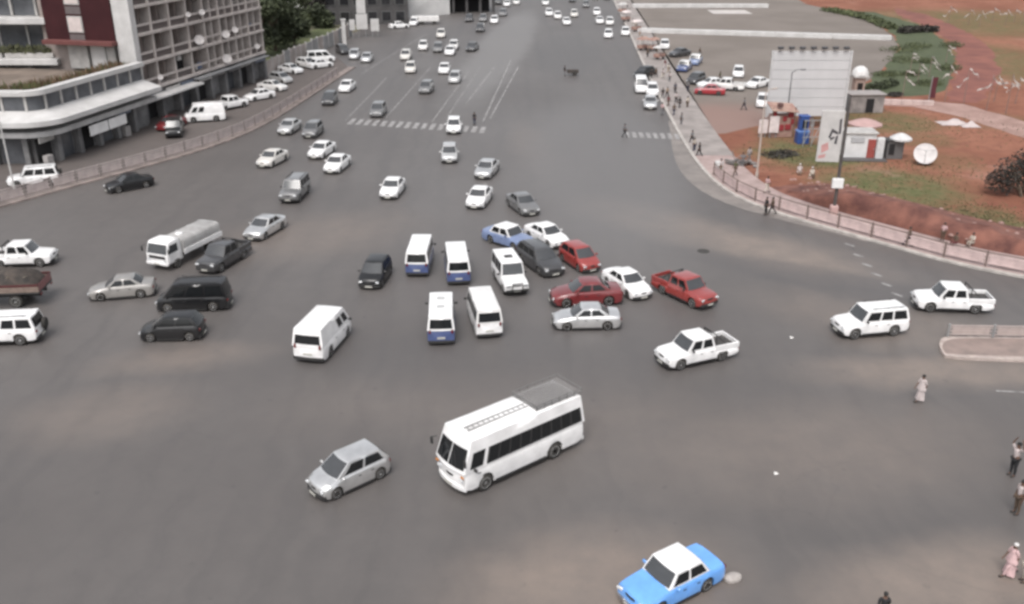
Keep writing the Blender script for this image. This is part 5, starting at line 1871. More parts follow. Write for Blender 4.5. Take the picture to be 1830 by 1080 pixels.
# kind, front (px, py[, z]), rear, paint, label, category, group, second paint, detail
LIST = [
    ('coach_bus', (817, 869), (1006, 784), 'white', 'white coach bus with black window band and a rack on its rear roof', 'bus', J, None, 0),
    ('hatchback', (575, 884), (672, 840), 'silver', 'silver five door hatchback beside the white coach bus', 'car', J, None, 0),
    ('boxy_sedan', (1132, 1058, .75), (1268, 988, .85), 'taxiblue', 'bright blue boxy taxi with a white roof at the bottom edge', 'taxi', J, 'white', 0),
    ('van', (606, 590), (552, 650), 'white', 'plain white panel van seen from behind, driving away up the junction', 'van', J, None, 0),
    ('minibus', (754, 412, 1.9), (744, 443, 1.9), 'blue', 'white over blue minibus, leftmost of three seen from behind', 'minibus', J, 'white', 0),
    ('minibus', (813, 424, 1.9), (819, 458, 1.9), 'blue', 'white over blue minibus, middle of three, ahead of the bare white one', 'minibus', J, 'white', 0),
    ('vented_minibus', (788, 512, 1.9), (787, 560, 1.9), 'blue', 'white over blue minibus with two roof vents, nearest of three', 'minibus', J, 'white', 0),
    ('minibus', (856, 503, 1.9), (874, 547, 1.9), 'white', 'all white minibus seen from behind, beside the vented blue one', 'minibus', J, 'offwhite', 0),
    ('field_car', (925, 532), (897, 487), 'white', 'white off roader with a bull bar and dark roof hatch facing us', 'off-roader', J, None, 0),
    ('boxy_sedan', (935, 445), (882, 428), 'paleblue', 'dull blue taxi with white roof behind the white off roader', 'taxi', J, 'white', 0),
    ('estate', (994, 498), (938, 458), 'darkgrey', 'dark grey estate car between the white off roader and red hatchback', 'car', J, None, 0),
    ('sedan', (1004, 445), (950, 419), 'white', 'white saloon behind the red hatchback in the jam', 'car', J, None, 0),
    ('hatchback', (1060, 490), (1012, 459), 'brickred', 'red hatchback nose to tail with a white saloon in the jam', 'car', J, None, 0),
    ('sedan', (1150, 538), (1090, 500), 'white', 'white saloon crossing ahead of the dark red saloon', 'car', J, None, 0),
    ('sedan', (980, 543), (1112, 536), 'darkred', 'dark red saloon facing left, tucked behind a silver grey saloon', 'car', J, None, 0),
    ('sedan', (988, 583), (1107, 581), 'silver', 'silver grey saloon facing left at the front of the jam', 'car', J, None, 0),
    ('pickup_truck', (1268, 554), (1178, 512), 'brickred', 'red double cab pickup with an open dark bed', 'pickup', J, None, 0),
    ('pickup_truck', (1178, 657), (1306, 629), 'white', 'white double cab pickup with dark bed crossing the middle right', 'pickup', J, None, 0),
    ('off_roader', (1484, 600), (1617, 588), 'white', 'white off roader facing left just before the traffic island', 'off-roader', J, None, 0),
    ('pickup_truck', (1626, 549), (1770, 554), 'white', 'white pickup facing left beyond the traffic island', 'pickup', J, None, 0),
    ('hatchback', (661, 517), (682, 486), 'black', 'black hatchback with pale number plate facing us, left of the minibuses', 'car', J, None, 0),
    ('off_roader', (-62, 612), (84, 606), 'white', 'white off roader with spare wheel on its back, cut by the left edge', 'off-roader', J, None, 0),
    ('loaded_truck', (-100, 545), (86, 538), 'darkgrey', 'flatbed lorry with dark covered load at the left edge', 'truck', J, 'darkred', 0),
    ('pickup_truck', (102, 470), (-22, 474), 'white', 'white pickup facing right behind the loaded lorry', 'pickup', J, None, 0),
    ('sedan', (162, 533), (280, 523), 'midgrey', 'grey saloon facing left, between the loaded lorry and a black people carrier', 'car', J, None, 0),
    ('people_carrier', (282, 551), (417, 547), 'black', 'tall black people carrier facing left behind the grey saloon', 'car', J, None, 0),
    ('hatchback', (249, 603), (373, 600), 'black', 'black hatchback facing left below the black people carrier', 'car', J, None, 0),
    ('covered_truck', (288, 482), (377, 437), 'white', 'white cab lorry with a long boxy grey covered body, facing us', 'truck', J, 'tarp', 0),
    ('pickup_truck', (364, 494), (438, 450), 'darkgrey', 'dark grey pickup with open bed right behind the tall black people carrier', 'pickup', J, None, 0),
    ('sedan', (450, 432), (499, 403), 'silver', 'silver saloon with dark flanks next after the white cab lorry', 'car', J, None, 0),
    ('off_roader', (514, 367), (542, 339), 'grey', 'grey off roader alone left of a white saloon in mid junction', 'off-roader', J, None, 0),
    ('sedan', (194, 345), (270, 330), 'black', 'black saloon driving along the left railing', 'car', J, None, 0),
    ('sedan', (469, 302), (506, 283), 'cream', 'off white saloon, leftmost of three pale cars above mid left', 'car', J, None, 0),
    ('sedan', (557, 289), (594, 266), 'white', 'bright white saloon, upper middle of three pale cars above mid left', 'car', J, None, 0),
    ('sedan', (586, 316), (620, 289), 'white', 'white saloon, lowest and rightmost of three pale cars above mid left', 'car', J, None, 0),
    ('sedan', (502, 246), (534, 225), 'lightgrey', 'light grey saloon beside the left railing before the crosswalk', 'car', J, None, 0),
    ('hatchback', (549, 251), (570, 233), 'grey', 'grey hatchback right of the light grey saloon near the crosswalk', 'car', J, None, 0),
    ('sedan', (691, 361), (713, 332), 'white', 'white saloon alone in mid junction, facing us', 'car', J, None, 0),
    ('hatchback', (803, 299), (804, 272), 'lightgrey', 'pale grey hatchback facing us just past the crosswalk', 'car', J, None, 0),
    ('hatchback', (810, 246), (813, 224), 'white', 'white hatchback stopped on the crosswalk stripes', 'car', J, None, 0),
    ('sedan', (858, 325), (882, 299), 'silver', 'silver saloon, upper one of the column ahead of the minibuses', 'car', J, None, 0),
    ('sedan', (843, 381), (870, 346), 'white', 'white saloon between the silver saloon and the blue minibuses', 'car', J, None, 0),
    ('sedan', (955, 391), (914, 360), 'grey', 'grey saloon facing right, beside the white saloon in the column', 'car', J, None, 0),
    ('hatchback', (668, 216), (684, 196), 'grey', 'grey hatchback waiting on the left end of the crosswalk', 'car', J, None, 1),
    ('off_roader', (35 - 28, 336), (118, 326), 'white', 'white off roader parked behind the left railing', 'off-roader', PK, None, 0),
    # far avenue, coming towards us
    ('hatchback', (581, 195), (598, 176), 'darkgrey', 'dark grey hatchback by the kerb ahead of a white saloon', 'car', AV, None, 1),
    ('sedan', (607, 172), (634, 152), 'white', 'white saloon by the left kerb of the avenue', 'car', AV, None, 1),
    ('hatchback', (752, 175), (772, 155), 'grey', 'grey hatchback nearest the crosswalk in the middle lanes', 'car', AV, None, 1),
    ('sedan', (788, 142), (801, 118), 'white', 'white saloon with dark windscreen in the middle of the avenue', 'car', AV, None, 1),
    ('hatchback', (808, 155), (818, 139), 'lightgrey', 'pale grey hatchback just right below the white saloon of the avenue', 'car', AV, None, 1),
    ('hatchback', (731, 139), (737, 119), 'cream', 'cream hatchback below the left end of the row across the avenue', 'car', AV, None, 1),
    ('hatchback', (720, 114), (731, 98), 'cream', 'cream hatchback, leftmost of a row of cars across the avenue', 'car', AV, None, 1),
    ('hatchback', (753, 98), (760, 80), 'offwhite', 'off white hatchback, second in the row of cars across the avenue', 'car', AV, None, 1),
    ('hatchback', (780, 99), (786, 86), 'grey', 'small grey hatchback, third in the row of cars across the avenue', 'car', AV, None, 1),
    ('sedan', (799, 106), (810, 89), 'white', 'white saloon, fourth in the row of cars across the avenue', 'car', AV, None, 1),
    ('hatchback', (807, 94), (815, 82), 'offwhite', 'off white hatchback partly behind the fourth car of the row', 'car', AV, None, 2),
    ('sedan', (836, 96), (852, 85), 'darkgrey', 'dark grey saloon, rightmost of the row of cars across the avenue', 'car', AV, None, 1),
    ('hatchback', (785, 76), (792, 58), 'cream', 'cream hatchback alone above the row of cars across the avenue', 'car', AV, None, 1),
    ('hatchback', (855, 63), (862, 50), 'darkgrey', 'dark grey hatchback below a pair of small dark cars', 'car', AV, None, 2),
    ('hatchback', (835, 44), (842, 33), 'darkgrey', 'dark small hatchback, left one of a pair high on the avenue', 'car', AV, None, 2),
    ('hatchback', (860, 44), (867, 33), 'grey', 'grey small hatchback, middle of a far trio on the avenue', 'car', AV, None, 2),
    ('hatchback', (880, 49), (887, 34), 'white', 'white hatchback, right one of a far trio on the avenue', 'car', AV, None, 2),
    ('people_carrier', (888, 14), (894, 2), 'darkgrey', 'dark people carrier near the top edge left of the pale lane', 'car', AV, None, 2),
    ('hatchback', (903, 17), (909, 6), 'white', 'white hatchback near the top edge beside a dark people carrier', 'car', AV, None, 2),
    ('hatchback', (896, 33), (902, 24), 'grey', 'faint grey hatchback between the far trio and the top edge', 'car', AV, None, 2),
    ('hatchback', (920, 14), (926, 2), 'offwhite', 'off white hatchback at the top edge, rightmost on the left carriageway', 'car', AV, None, 2),
    # right carriageway
    ('hatchback', (984, 34), (978, 22), 'white', 'white hatchback, second of a slanting line of white cars', 'car', AV, None, 1),
    ('hatchback', (977, 14), (972, 4), 'white', 'white hatchback at the top of a slanting line of white cars', 'car', AV, None, 2),
    ('hatchback', (1000, 40), (993, 27), 'offwhite', 'off white hatchback, third of a slanting line of white cars', 'car', AV, None, 1),
    ('sedan', (1017, 53), (1008, 35), 'white', 'white saloon, lowest of a slanting line of white cars', 'car', AV, None, 1),
    ('hatchback', (1028, 36), (1024, 24), 'cream', 'cream hatchback right of the slanting line of white cars', 'car', AV, None, 2),
    ('hatchback', (1024, 9), (1021, -2), 'darkgrey', 'dark hatchback at the top edge of the right carriageway', 'car', AV, None, 2),
    ('hatchback', (1048, 18), (1046, 8), 'grey', 'grey hatchback in the clear middle of the right carriageway', 'car', AV, None, 2),
    ('hatchback', (1068, 34), (1065, 20), 'white', 'white hatchback, back one of a close pair on the right carriageway', 'car', AV, None, 1),
    ('sedan', (1076, 51), (1067, 33), 'white', 'white saloon, front one of a close pair on the right carriageway', 'car', AV, None, 1),
    ('hatchback', (1090, 53), (1089, 36), 'offwhite', 'off white hatchback abreast of the close white pair', 'car', AV, None, 1),
    ('hatchback', (1087, 77), (1087, 58), 'white', 'white hatchback alone in front on the right carriageway', 'car', AV, None, 1),
    ('hatchback', (1066, 5), (1064, -6), 'white', 'white hatchback cut by the top edge over the right carriageway', 'car', AV, None, 2),
    ('hatchback', (1085, 4), (1084, -6), 'darkgrey', 'dark hatchback cut by the top edge by the right pavement', 'car', AV, None, 2),
    ('hatchback', (1118, 70), (1117, 56), 'white', 'small white hatchback standing at the right pavement', 'car', PL, None, 2),
    # beside the plaza
    ('sedan', (1163, 207), (1160, 177), 'silver', 'silver saloon facing us, nearest of the cars by the plaza crowd', 'car', PL, None, 0),
    ('people_carrier', (1149, 176), (1141, 150), 'white', 'white people carrier with dark windscreen by the plaza crowd', 'car', PL, None, 1),
    ('hatchback', (1168, 178), (1162, 160), 'white', 'white hatchback between the silver saloon and white people carrier', 'car', PL, None, 1),
    ('hatchback', (1140, 140), (1162, 135), 'black', 'black hatchback behind the white people carrier by the crowd', 'car', PL, None, 1),
    ('hatchback', (1188, 97), (1187, 77), 'white', 'white hatchback facing us at the top of the plaza car group', 'car', PL, None, 1),
    ('sedan', (1200, 103), (1228, 99), 'darkgrey', 'dark grey saloon sideways on the plaza below a white hatchback', 'car', PL, None, 1),
    ('boxy_sedan', (1213, 133), (1232, 120), 'blue', 'blue taxi with white roof, left of two by the plaza', 'taxi', PL, 'offwhite', 1),
    ('boxy_sedan', (1234, 122), (1250, 108), 'paleblue', 'pale blue taxi, right of two by the plaza', 'taxi', PL, 'offwhite', 1),
    ('hatchback', (1232, 153), (1254, 145), 'darkgrey', 'dark grey hatchback above the red saloon', 'car', PL, 'white', 1),
    ('sedan', (1246, 168), (1290, 170), 'red', 'red saloon parked on the plaza edge', 'car', PL, None, 1),
    ('sedan', (1253, 158), (1290, 156), 'white', 'white saloon close behind the red saloon', 'car', PL, None, 1),
    ('pickup_truck', (1284, 160), (1314, 162), 'offwhite', 'off white pickup right of the red saloon', 'pickup', PL, None, 1),
    ('hatchback', (1318, 146), (1320, 128), 'white', 'white hatchback with black front facing us on the plaza', 'car', PL, None, 1),
    ('sedan', (1336, 160), (1370, 152), 'white', 'white saloon left of the billboard on the plaza', 'car', PL, None, 1),
    ('hatchback', (1362, 200), (1363, 180), 'white', 'white hatchback half behind the left edge of the billboard', 'car', PL, None, 1),
    # parked along the shops
    ('off_roader', (308, 258), (318, 226), 'black', 'black off roader parked nose out by the shops', 'off-roader', PK, None, 1),
    ('sedan', (283, 238), (330, 221), 'darkred', 'dark red saloon parked behind the black off roader', 'car', PK, None, 1),
    ('van', (338, 218), (398, 214), 'white', 'plain white van parked side on by the shops', 'van', PK, None, 1),
    ('pickup_truck', (434, 190), (388, 199), 'white', 'white pickup parked next after the plain white van', 'pickup', PK, None, 1),
    ('sedan', (436, 183), (492, 173), 'white', 'white saloon parked side on next to the white pickup', 'car', PK, None, 1),
    ('sedan', (507, 163), (468, 160), 'offwhite', 'off white saloon parked behind the white side on saloon', 'car', PK, None, 1),
    ('hatchback', (515, 150), (490, 146), 'lightgrey', 'pale grey hatchback parked in the middle of the shop row', 'car', PK, None, 1),
    ('sedan', (540, 133), (500, 128), 'white', 'white saloon parked by the boundary wall start', 'car', PK, None, 1),
    ('hatchback', (566, 123), (532, 118), 'offwhite', 'off white hatchback parked along the boundary wall', 'car', PK, None, 1),
    ('people_carrier', (600, 110), (546, 113), 'white', 'white people carrier parked side on along the boundary wall', 'van', PK, None, 1),
    ('sedan', (592, 119), (552, 124), 'white', 'white saloon in front of the white people carrier by the wall', 'car', PK, None, 1),
    ('hatchback', (622, 100), (604, 92), 'darkgrey', 'dark grey hatchback parked under the boundary wall', 'car', PK, None, 1),
    ('hatchback', (628, 113), (640, 97), 'silver', 'silver hatchback, left one of a pair beyond the boundary wall', 'car', PK, None, 1),
    ('sedan', (648, 119), (664, 101), 'silver', 'silver saloon, right one of a pair beyond the boundary wall', 'car', PK, None, 1),
    ('sedan', (728, 50), (698, 52), 'white', 'white saloon parked before the dark grey building', 'car', PK, None, 1),
    ('hatchback', (732, 51), (748, 40), 'white', 'white hatchback parked beside the white trailer', 'car', PK, None, 1),
    ('hatchback', (706, 42), (722, 36), 'lightgrey', 'pale grey hatchback behind the white saloon by the dark building', 'car', PK, None, 2),
]
for k, F, R, p1, lab, cat, grp, p2, lod in LIST:
    vehicle(k, F, R, p1, lab, cat, grp, p2, lod, scale=.98 if p1 == 'taxiblue' else 1.0)
x, y = G(760, 43)
t = thing('trailer', 'long low white trailer parked beside the white hatchback', 'trailer', (x, y, 0), .1, PK)
MB().bevbox((0, 0, 1.0), (5.2, 2.0, .9), .05).obj('body', PAINT['offwhite'], t)
for sx in (-1.4, -.6, 1.7):
    for sy in (-.9, .9):
        MB().lathe([(.3, -.1), (.34, -.06), (.34, .06), (.3, .1)], 12, Matrix.Translation((sx, sy, .34)) @ Matrix.Rotation(math.pi / 2, 4, 'X')).obj('wheel', TYRE, t)

# ------------------------------------------------------------------ people
SKIN = mat('skin_brown', (.115, .062, .042), .6, var=.1)
HAIR = mat('hair_black', (.012, .011, .011), .7)
SHOE = mat('shoe_dark', (.03, .026, .024), .7)


def skinned(name, chain, sub=1, root=0):
    """one continuous surface grown round joints: chain = {joint: (x, y, z, radius, parent)}"""
    ks = list(chain)
    me = bpy.data.meshes.new('skeleton')
    me.from_pydata([chain[k][:3] for k in ks], [(ks.index(chain[k][4]), i) for i, k in enumerate(ks) if chain[k][4]], [])
    o = bpy.data.objects.new('skeleton', me)
    COL.objects.link(o)
    md = o.modifiers.new('skin', 'SKIN')
    md.use_smooth_shade = True
    o.modifiers.new('sub', 'SUBSURF').levels = sub
    o.modifiers['sub'].render_levels = sub
    for i, k in enumerate(ks):
        r = chain[k][3]
        r = r if isinstance(r, tuple) else (r, r)
        me.skin_vertices[0].data[i].radius = r
        me.skin_vertices[0].data[i].use_root = (i == root)
    dg = bpy.context.evaluated_depsgraph_get()
    out = bpy.data.meshes.new_from_object(o.evaluated_get(dg))
    out.name = name
    bpy.data.objects.remove(o)
    bpy.data.meshes.remove(me)
    return out


def pose(kind):
    """joints of a figure facing +x, 1.72 m tall"""
    sit = kind == 'sit'
    dz = -.52 if sit else 0
    J_ = {'pelvis': (0, 0, .94 + dz, (.15, .115), None), 'waist': (0, 0, 1.08 + dz, (.135, .10), 'pelvis'), 'chest': (.0, 0, 1.28 + dz, (.165, .115), 'waist'), 'collar': (-.01, 0, 1.41 + dz, (.10, .085), 'chest'),
          'neck': (0, 0, 1.49 + dz, .052, 'collar'), 'jaw': (.02, 0, 1.56 + dz, (.066, .075), 'neck'), 'brow': (.012, 0, 1.64 + dz, (.078, .095), 'jaw'), 'crown': (.0, 0, 1.70 + dz, (.055, .065), 'brow'), 'nose': (.112, 0, 1.585 + dz, .013, 'jaw')}
    for s, sg in (('l', 1), ('r', -1)):
        hip = (0, sg * .09, .88 + dz)
        if kind == 'walk':
            a = .42 * sg
            kn = (math.sin(a) * .44 + .04, sg * .095, .88 - math.cos(a) * .42)
            an = (kn[0] + math.sin(a - (.15 if sg > 0 else .35)) * .40, sg * .095, kn[2] - math.cos(a - .2) * .40)
            an = (an[0], an[1], max(.075, an[2]))
        elif sit:
            kn = (.40, sg * .13, .42)
            an = (.36, sg * .12, .08)
        else:
            kn = (.015, sg * .10, .48)
            an = (-.01, sg * .105, .085)
        J_['hip' + s] = (*hip, (.095, .10), 'pelvis')
        J_['thigh' + s] = ((hip[0] + kn[0]) / 2, (hip[1] + kn[1]) / 2, (hip[2] + kn[2]) / 2, .082, 'hip' + s)
        J_['knee' + s] = (*kn, .058, 'thigh' + s)
        J_['calf' + s] = (lerp(kn[0], an[0], .35) - .02, lerp(kn[1], an[1], .35), lerp(kn[2], an[2], .35), .056, 'knee' + s)
        J_['ankle' + s] = (*an, .038, 'calf' + s)
        J_['toe' + s] = (an[0] + .16, an[1] + sg * .02, max(.035, an[2] - .05), (.036, .028), 'ankle' + s)
        sh = (-.01, sg * .185, 1.385 + dz)
        if kind == 'raise':
            el, wr_ = (.04, sg * .30, 1.56), (.02, sg * .20, 1.80)
        elif kind == 'walk':
            a = -.38 * sg
            el = (math.sin(a) * .27, sg * .235, 1.385 - .27)
            wr_ = (el[0] + .10 + math.sin(a) * .12, sg * .23, el[2] - .235)
        elif sit:
            el, wr_ = (.10, sg * .25, 1.12 + dz), (.31, sg * .14, 1.03 + dz)
        else:
            el, wr_ = (-.03, sg * .235, 1.10), (.05, sg * .235, .85)
        J_['shoulder' + s] = (*sh, .062, 'collar')
        J_['elbow' + s] = (*el, .042, 'shoulder' + s)
        J_['wrist' + s] = (*wr_, .027, 'elbow' + s)
        d = (Vector(wr_) - Vector(el)).normalized()
        side = Vector((0, sg, 0)).cross(d).normalized()
        pl = Vector(wr_) + d * .08
        J_['palm' + s] = (*pl, (.036, .020), 'wrist' + s)
        for n_, (of, ln_) in enumerate(((.028, .062), (.010, .072), (-.009, .068), (-.027, .052))):
            b = pl + side * of + d * .03
            t1 = b + d * ln_ * .55
            t2 = t1 + (d * .8 + Vector((0, -sg * .5, 0))) * ln_ * .45
            J_[f'f{n_}a{s}'] = (*t1, .0085, 'palm' + s)
            J_[f'f{n_}b{s}'] = (*t2, .007, f'f{n_}a{s}')
        b = Vector(wr_) + d * .04 + side * .045
        J_['thumb' + s] = (*(b + side * .012 + d * .03), .010, 'palm' + s)
    return J_


def sub_chain(J_, keys, grow, reroot):
    out = {}
    for k in keys:
        x, y, z, r, p = J_[k]
        r = r if isinstance(r, tuple) else (r, r)
        out[k] = (x, y, z, (r[0] + grow, r[1] + grow), p if p in keys else None)
    return out


def skirt_mesh(z0, z1, r0, r1, nm='skirt'):
    rows = []
    for k in range(7):
        t = k / 6
        rows.append([((lerp(r0, r1, t) * (1 + .07 * math.sin(a * 5 + k)) * .8) * math.cos(a), lerp(r0, r1, t) * (1 + .07 * math.sin(a * 5 + k)) * math.sin(a), lerp(z0, z1, t)) for a in [2 * math.pi * i / 20 for i in range(21)]])
    return MB().grid(rows).mesh(nm, 60)


BODY = {}
for kd in ('stand', 'walk', 'raise', 'sit'):
    J_ = pose(kd)
    b = skinned('body', J_)
    legs = ['pelvis'] + [k + s for s in 'lr' for k in ('hip', 'thigh', 'knee', 'calf', 'ankle')]
    arms = ['waist', 'pelvis', 'chest', 'collar'] + [k + s for s in 'lr' for k in ('shoulder', 'elbow')]
    order = [k for k in J_ if k in arms]
    sh = skinned('shirt', sub_chain(J_, order, .014, 'pelvis'))
    order = [k for k in J_ if k in legs]
    tr = skinned('trousers', sub_chain(J_, order, .013, 'pelvis'))
    hz = J_['brow']
    hr = MB().lathe([(.098, -.01), (.108, .03), (.098, .075), (.06, .105), (0, .115)], 14, Matrix.Translation((hz[0] - .018, 0, hz[2] - .01)) @ Matrix.Diagonal((1.0, .88, 1, 1))).mesh('hair', 60)
    sho = []
    for s in 'lr':
        a_, t_ = J_['ankle' + s], J_['toe' + s]
        sho.append(MB().bevbox(((a_[0] + t_[0]) / 2 - .01, a_[1], t_[2] + .005), (.27, .10, .085), .03).mesh('shoe', 40))
    BODY[kd] = (b, sh, tr, hr, sho)
SKIRT = skirt_mesh(1.02, .12, .15, .30)
SKIRT_S = skirt_mesh(1.02, .45, .15, .24)
SHAWL = skirt_mesh(1.47, .78, .10, .30, 'shawl')
CLOTH = {'white': (.74, .73, .72), 'black': (.018, .018, .02), 'navy': (.03, .035, .06), 'tan': (.30, .23, .17), 'maroon': (.12, .025, .03), 'pink': (.52, .36, .36), 'grey': (.16, .16, .165), 'brown': (.10, .07, .05),
         'blue': (.08, .12, .24), 'cream': (.48, .43, .37), 'olive': (.09, .09, .05), 'red': (.28, .04, .045)}


def cloth(c):
    return mat('cloth_' + c, CLOTH[c], .9, scale=5, var=.2)


def person(px, py, kd, top, low, label, heading, group=None, skirt=None, shawl=None, hair=HAIR, z=0.0, h=1.0):
    x, y = G(px, py, z)
    b, sh, tr, hr, sho = BODY[kd]
    t = thing('person', label, 'person', (x, y, z), math.radians(heading), group)
    mobj('body', b, SKIN, t)
    mobj('shirt', sh, cloth(top), t)
    mobj('trousers', tr, cloth(low), t)
    mobj('hair', hr, hair, t)
    for s in sho:
        mobj('shoe', s, SHOE, t)
    if skirt:
        mobj('skirt', SKIRT if skirt == 'long' else SKIRT_S, cloth(low), t)
    if shawl:
        o = mobj('shawl', SHAWL, cloth(shawl), t)
        if kd == 'sit':
            o.location = (0.02, 0, -.52)
    t.scale = (h * .80,) * 3
    return t


SCARF = mat('scarf_white', (.60, .58, .57), .9)
CR, SW = 'people in the crowd by the plaza', 'people walking on the pavement at the bend'
person(1643, 716, 'walk', 'white', 'white', 'person in long white clothes walking alone on the open road', 200, None, 'long', 'white')
person(1808, 850, 'raise', 'white', 'black', 'person in white shirt and black trousers with both arms raised at the right edge', 200, h=1.15)
person(1815, 918, 'stand', 'white', 'brown', 'person in white jacket and brown trousers at the right edge', 190, h=1.12)
person(1802, 1028, 'walk', 'pink', 'pink', 'person in pink wrap with white scarf near the bottom right corner', 185, None, 'long', 'pink', SCARF)
person(1829, 1040, 'stand', 'maroon', 'cream', 'person in maroon top cut by the right edge', 175)
person(1572, 1118, 'walk', 'black', 'navy', 'person in black cut off by the bottom edge', 80)
person(848, 224, 'stand', 'black', 'navy', 'person in dark clothes standing at the right end of the crosswalk', 250)
person(1116, 246, 'walk', 'grey', 'black', 'person in grey stepping onto the right crosswalk', 20)
person(1368, 384, 'stand', 'black', 'black', 'person in black at the railing on the bend, left of a pair', 200, SW, z=.14)
person(1379, 384, 'walk', 'brown', 'black', 'person in dark brown at the railing on the bend, right of a pair', 170, SW, z=.14)
for i, (px, py, kd, a_, b_, hd, lab) in enumerate(((1236, 258, 'walk', 'grey', 'black', 120, 'person in grey at the start of the bend, farthest back'), (1240, 272, 'stand', 'cream', 'navy', 300, 'person in cream top at the start of the bend'), (1249, 281, 'walk', 'black', 'black', 140, 'person in black following the cream top'),
                                                   (1326, 300, 'stand', 'grey', 'grey', 90, 'person in grey beside the rubble at the bend'), (1338, 290, 'walk', 'white', 'grey', 30, 'person in white top near the tan lamp post'), (1313, 315, 'walk', 'olive', 'brown', 210, 'person in olive on the bend by the railing'),
                                                   (1287, 312, 'stand', 'white', 'tan', 150, 'person in white and tan at the first railing panel'), (1683, 432, 'stand', 'pink', 'brown', 220, 'person in pink on the pavement below the bank'), (1706, 440, 'sit', 'brown', 'maroon', 200, 'person in brown sitting on the pavement edge'),
                                                   (1622, 440, 'walk', 'brown', 'navy', 330, 'person in brown walking behind the railing posts'), (1706 + 30, 440, 'sit', 'cream', 'cream', 200, 'person in cream sitting beside the brown one'), (1370, 345, 'walk', 'pink', 'cream', 20, 'person in pink behind the pair in black'))):
    person(px, py, kd, a_, b_, lab, hd, SW, z=.14 if py > 300 else 0)
person(1428, 312, 'sit', 'white', 'tan', 'person with white shawl sitting on the grass, left of two', 260, 'people sitting on the grass', None, 'white', SCARF)
person(1450, 318, 'sit', 'cream', 'brown', 'person with white scarf sitting on the grass, right of two', 280, 'people sitting on the grass', None, 'cream', SCARF)
r = random.Random(17)
crowd = [(1184, 178, 'black', 'grey'), (1192, 176, 'tan', 'black'), (1194, 192, 'maroon', 'brown'), (1206, 168, 'navy', 'black'), (1208, 186, 'white', 'black'), (1214, 195, 'black', 'black'), (1204, 208, 'brown', 'navy'), (1183, 206, 'pink', 'grey'), (1229, 165, 'grey', 'navy'),
         (1228, 194, 'cream', 'brown'), (1217, 225, 'grey', 'grey'), (1157, 104, 'brown', 'black'), (1160, 96, 'tan', 'grey'), (1174, 95, 'brown', 'brown'), (1164, 142, 'black', 'black'), (1172, 140, 'brown', 'black'), (1184, 142, 'white', 'cream'), (1188, 124, 'maroon', 'white'), (1250, 102, 'brown', 'grey'),
         (1329, 197, 'grey', 'navy'), (1286, 147, 'olive', 'grey'), (1196, 148, 'white', 'grey'), (1180, 116, 'white', 'white'), (1194, 132, 'cream', 'tan'), (1130, 46, 'white', 'cream'), (1136, 52, 'cream', 'tan'), (1143, 66, 'white', 'tan'), (1124, 28, 'white', 'white'), (1147, 78, 'tan', 'cream'), (1121, 16, 'cream', 'grey')]
where = ['behind the silver saloon', 'next to a brown pair', 'in the middle of the crowd', 'at the back of the crowd', 'brightest in the crowd', 'right of the white shirt', 'nearest the road', 'beside the silver saloon', 'below the dark hatchback', 'apart on the right of the crowd', 'alone near the corner of the crosswalk',
         'left of two by the pavement carts', 'farthest of two by the pavement carts', 'left of the white hatchback', 'behind the black hatchback', 'right of the black hatchback', 'between the parked groups', 'left of the blue taxi', 'standing alone on the plaza', 'walking alone left of the billboard', 'behind the off white pickup',
         'on the pale paving in the crowd', 'high on the pale pavement', 'left of the taxis', 'on the far pavement strip, third up', 'on the far pavement strip, second up', 'lowest on the far pavement strip', 'far up the pavement strip', 'at the end of the pavement strip', 'topmost on the pavement strip']
for (px, py, a_, b_), wh in zip(crowd, where):
    person(px, py, r.choice(('stand', 'walk')), a_, b_, f'person in {a_} top, {wh}', r.uniform(0, 360), CR)

# small things: market carts on the far pavement, a handcart, a bollard, bits of litter
def cart(px, py, label, m_, hd=0.0, group='covered carts on the far pavement'):
    x, y = G(px, py)
    t = thing('cart', label, 'cart', (x, y, 0), hd, group)
    MB().bevbox((0, 0, .75), (1.7, 1.0, .5), .05).obj('tray', CREAM, t)
    for sx in (-.75, .75):
        for sy in (-.42, .42):
            MB().tube((sx, sy, .2), (sx, sy, 1.9), .03, n=6).obj('post', GREYM, t)
    MB().add([(-1.0, -.7, 1.85), (1.0, -.7, 1.85), (1.0, .7, 1.85), (-1.0, .7, 1.85), (-.7, 0, 2.2), (.7, 0, 2.2)], [(0, 1, 5, 4), (1, 2, 5), (2, 3, 4, 5), (3, 0, 4), (3, 2, 1, 0)]).obj('awning', m_, t)
    for sy in (-.5, .5):
        MB().lathe([(.2, -.05), (.3, -.04), (.3, .04), (.2, .05)], 12, Matrix.Translation((.2, sy, .3)) @ Matrix.Rotation(math.pi / 2, 4, 'X')).obj('wheel', TYRE, t)
    return t


for px, py, lab, m_ in ((1112, 25, 'white covered cart high on the far pavement', WHITEWALL), (1118, 40, 'pale covered cart, second from the top on the far pavement', PALE), (1137, 58, 'pale pink covered cart by the end of the plaza wall', PALE), (1148, 92, 'tan covered cart nearest on the far pavement', CREAM),
                        (1166, 93, 'cream covered cart right of the tan one', CREAM), (1178, 108, 'white covered cart on the pale paving beside the avenue', WHITEWALL)):
    cart(px, py, lab, m_, .8)
x, y = G(1019, 135)
t = thing('handcart', 'small dark handcart alone on the open right carriageway', 'cart', (x + .35, y, 0), 0)
DARKWOOD = mat('dark_wood', (.055, .045, .04), .85, scale=4)
MB().bevbox((0, 0, .55), (1.5, .8, .42), .03).obj('tray', DARKWOOD, t)
for sy in (-.45, .45):
    MB().lathe([(.2, -.04), (.32, -.03), (.32, .03), (.2, .04)], 14, Matrix.Translation((.2, sy, .32)) @ Matrix.Rotation(math.pi / 2, 4, 'X')).obj('wheel', TYRE, t)
    MB().tube((-.7, sy * .8, .6), (-1.3, sy * .8, .85), .03, n=6).obj('handle', DARKWOOD, t)
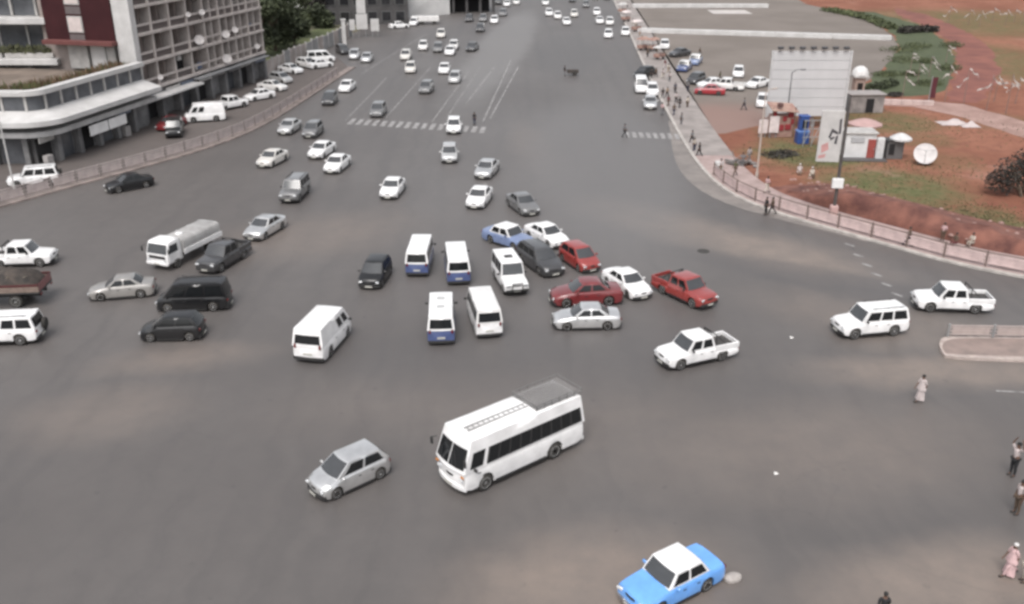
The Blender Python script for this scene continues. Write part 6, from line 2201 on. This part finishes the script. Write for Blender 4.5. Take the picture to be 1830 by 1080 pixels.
person(1009, 136, 'stand', 'black', 'grey', 'person in black pushing the small dark handcart', 0)
x, y = G(1309, 1036)
t = thing('concrete_block', 'rounded pale concrete block behind the blue taxi', 'block', (x, y, 0), .3)
MB().lathe([(.26, 0), (.28, .06), (.26, .16), (.18, .22), (0, .24)], 14, Matrix.Diagonal((1.25, .8, 1, 1))).obj('block', mat('block_white', (.36, .33, .31), .8, scale=5, var=.2), t, smooth=40)
for px, py, s_, lab, c_ in ((1387, 847, .10, 'white scrap of litter on the open road', 'scrap_white'), (1415, 604, .11, 'white scrap of litter left of the white off roader', 'scrap_white'), (1257, 449, .22, 'dark drain cover in the dusty sweep of road', 'drain')):
    x, y = G(px, py)
    if c_ == 'drain':
        tag(MB().lathe([(.42, 0), (.42, .012), (.36, .018), (0, .018)], 16, Matrix.Translation((x, y, 0))).obj('drain_cover', mat('drain_iron', (.06, .055, .05), .6, .4)), lab, 'drain cover')
    else:
        tag(MB().add([(x - s_, y - s_, .006), (x + s_, y - s_ * .6, .03), (x + s_ * .7, y + s_, .012), (x - s_ * .8, y + s_ * .9, .05), (x, y, .07)], [(0, 1, 4), (1, 2, 4), (2, 3, 4), (3, 0, 4)]).obj('litter', mat('scrap_white', (.62, .6, .58), .8)), lab, 'litter', 'scraps of litter on the road')
# rubble heap on the bend by the tan lamp post
r = random.Random(9)
x0, y0 = G(1322, 296)
t = thing('rubble_heap', 'heap of grey broken slabs and rods beside the bend', 'rubble', (x0, y0, 0))
for k in range(16):
    MB().bevbox((r.gauss(0, .8), r.gauss(0, .5), .12 + r.random() * .35), (r.uniform(.4, 1.1), r.uniform(.25, .6), r.uniform(.08, .2)), .02, rz=r.uniform(0, 3)).obj('slab', mat('rubble_grey', (.22, .20, .19), .9, scale=2, var=.35) if k % 3 else mat('rubble_dark', (.09, .08, .075), .9, scale=2), t)
for k in range(5):
    a_ = Vector((r.gauss(0, .7), r.gauss(0, .4), .1))
    MB().tube(a_, a_ + Vector((r.uniform(-.6, .9), r.uniform(-.3, .3), r.uniform(.7, 1.5))), .035, n=5).obj('rod', mat('rod_grey', (.2, .19, .18), .7), t)
x, y = G(1284, 305)
t = thing('drum', 'white topped round drum at the first panel of the bend railing', 'drum', (x, y, 0))
MB().lathe([(.36, 0), (.38, .05), (.38, .75), (.36, .8), (0, .82)], 16).obj('body', WHITEWALL, t, smooth=40)
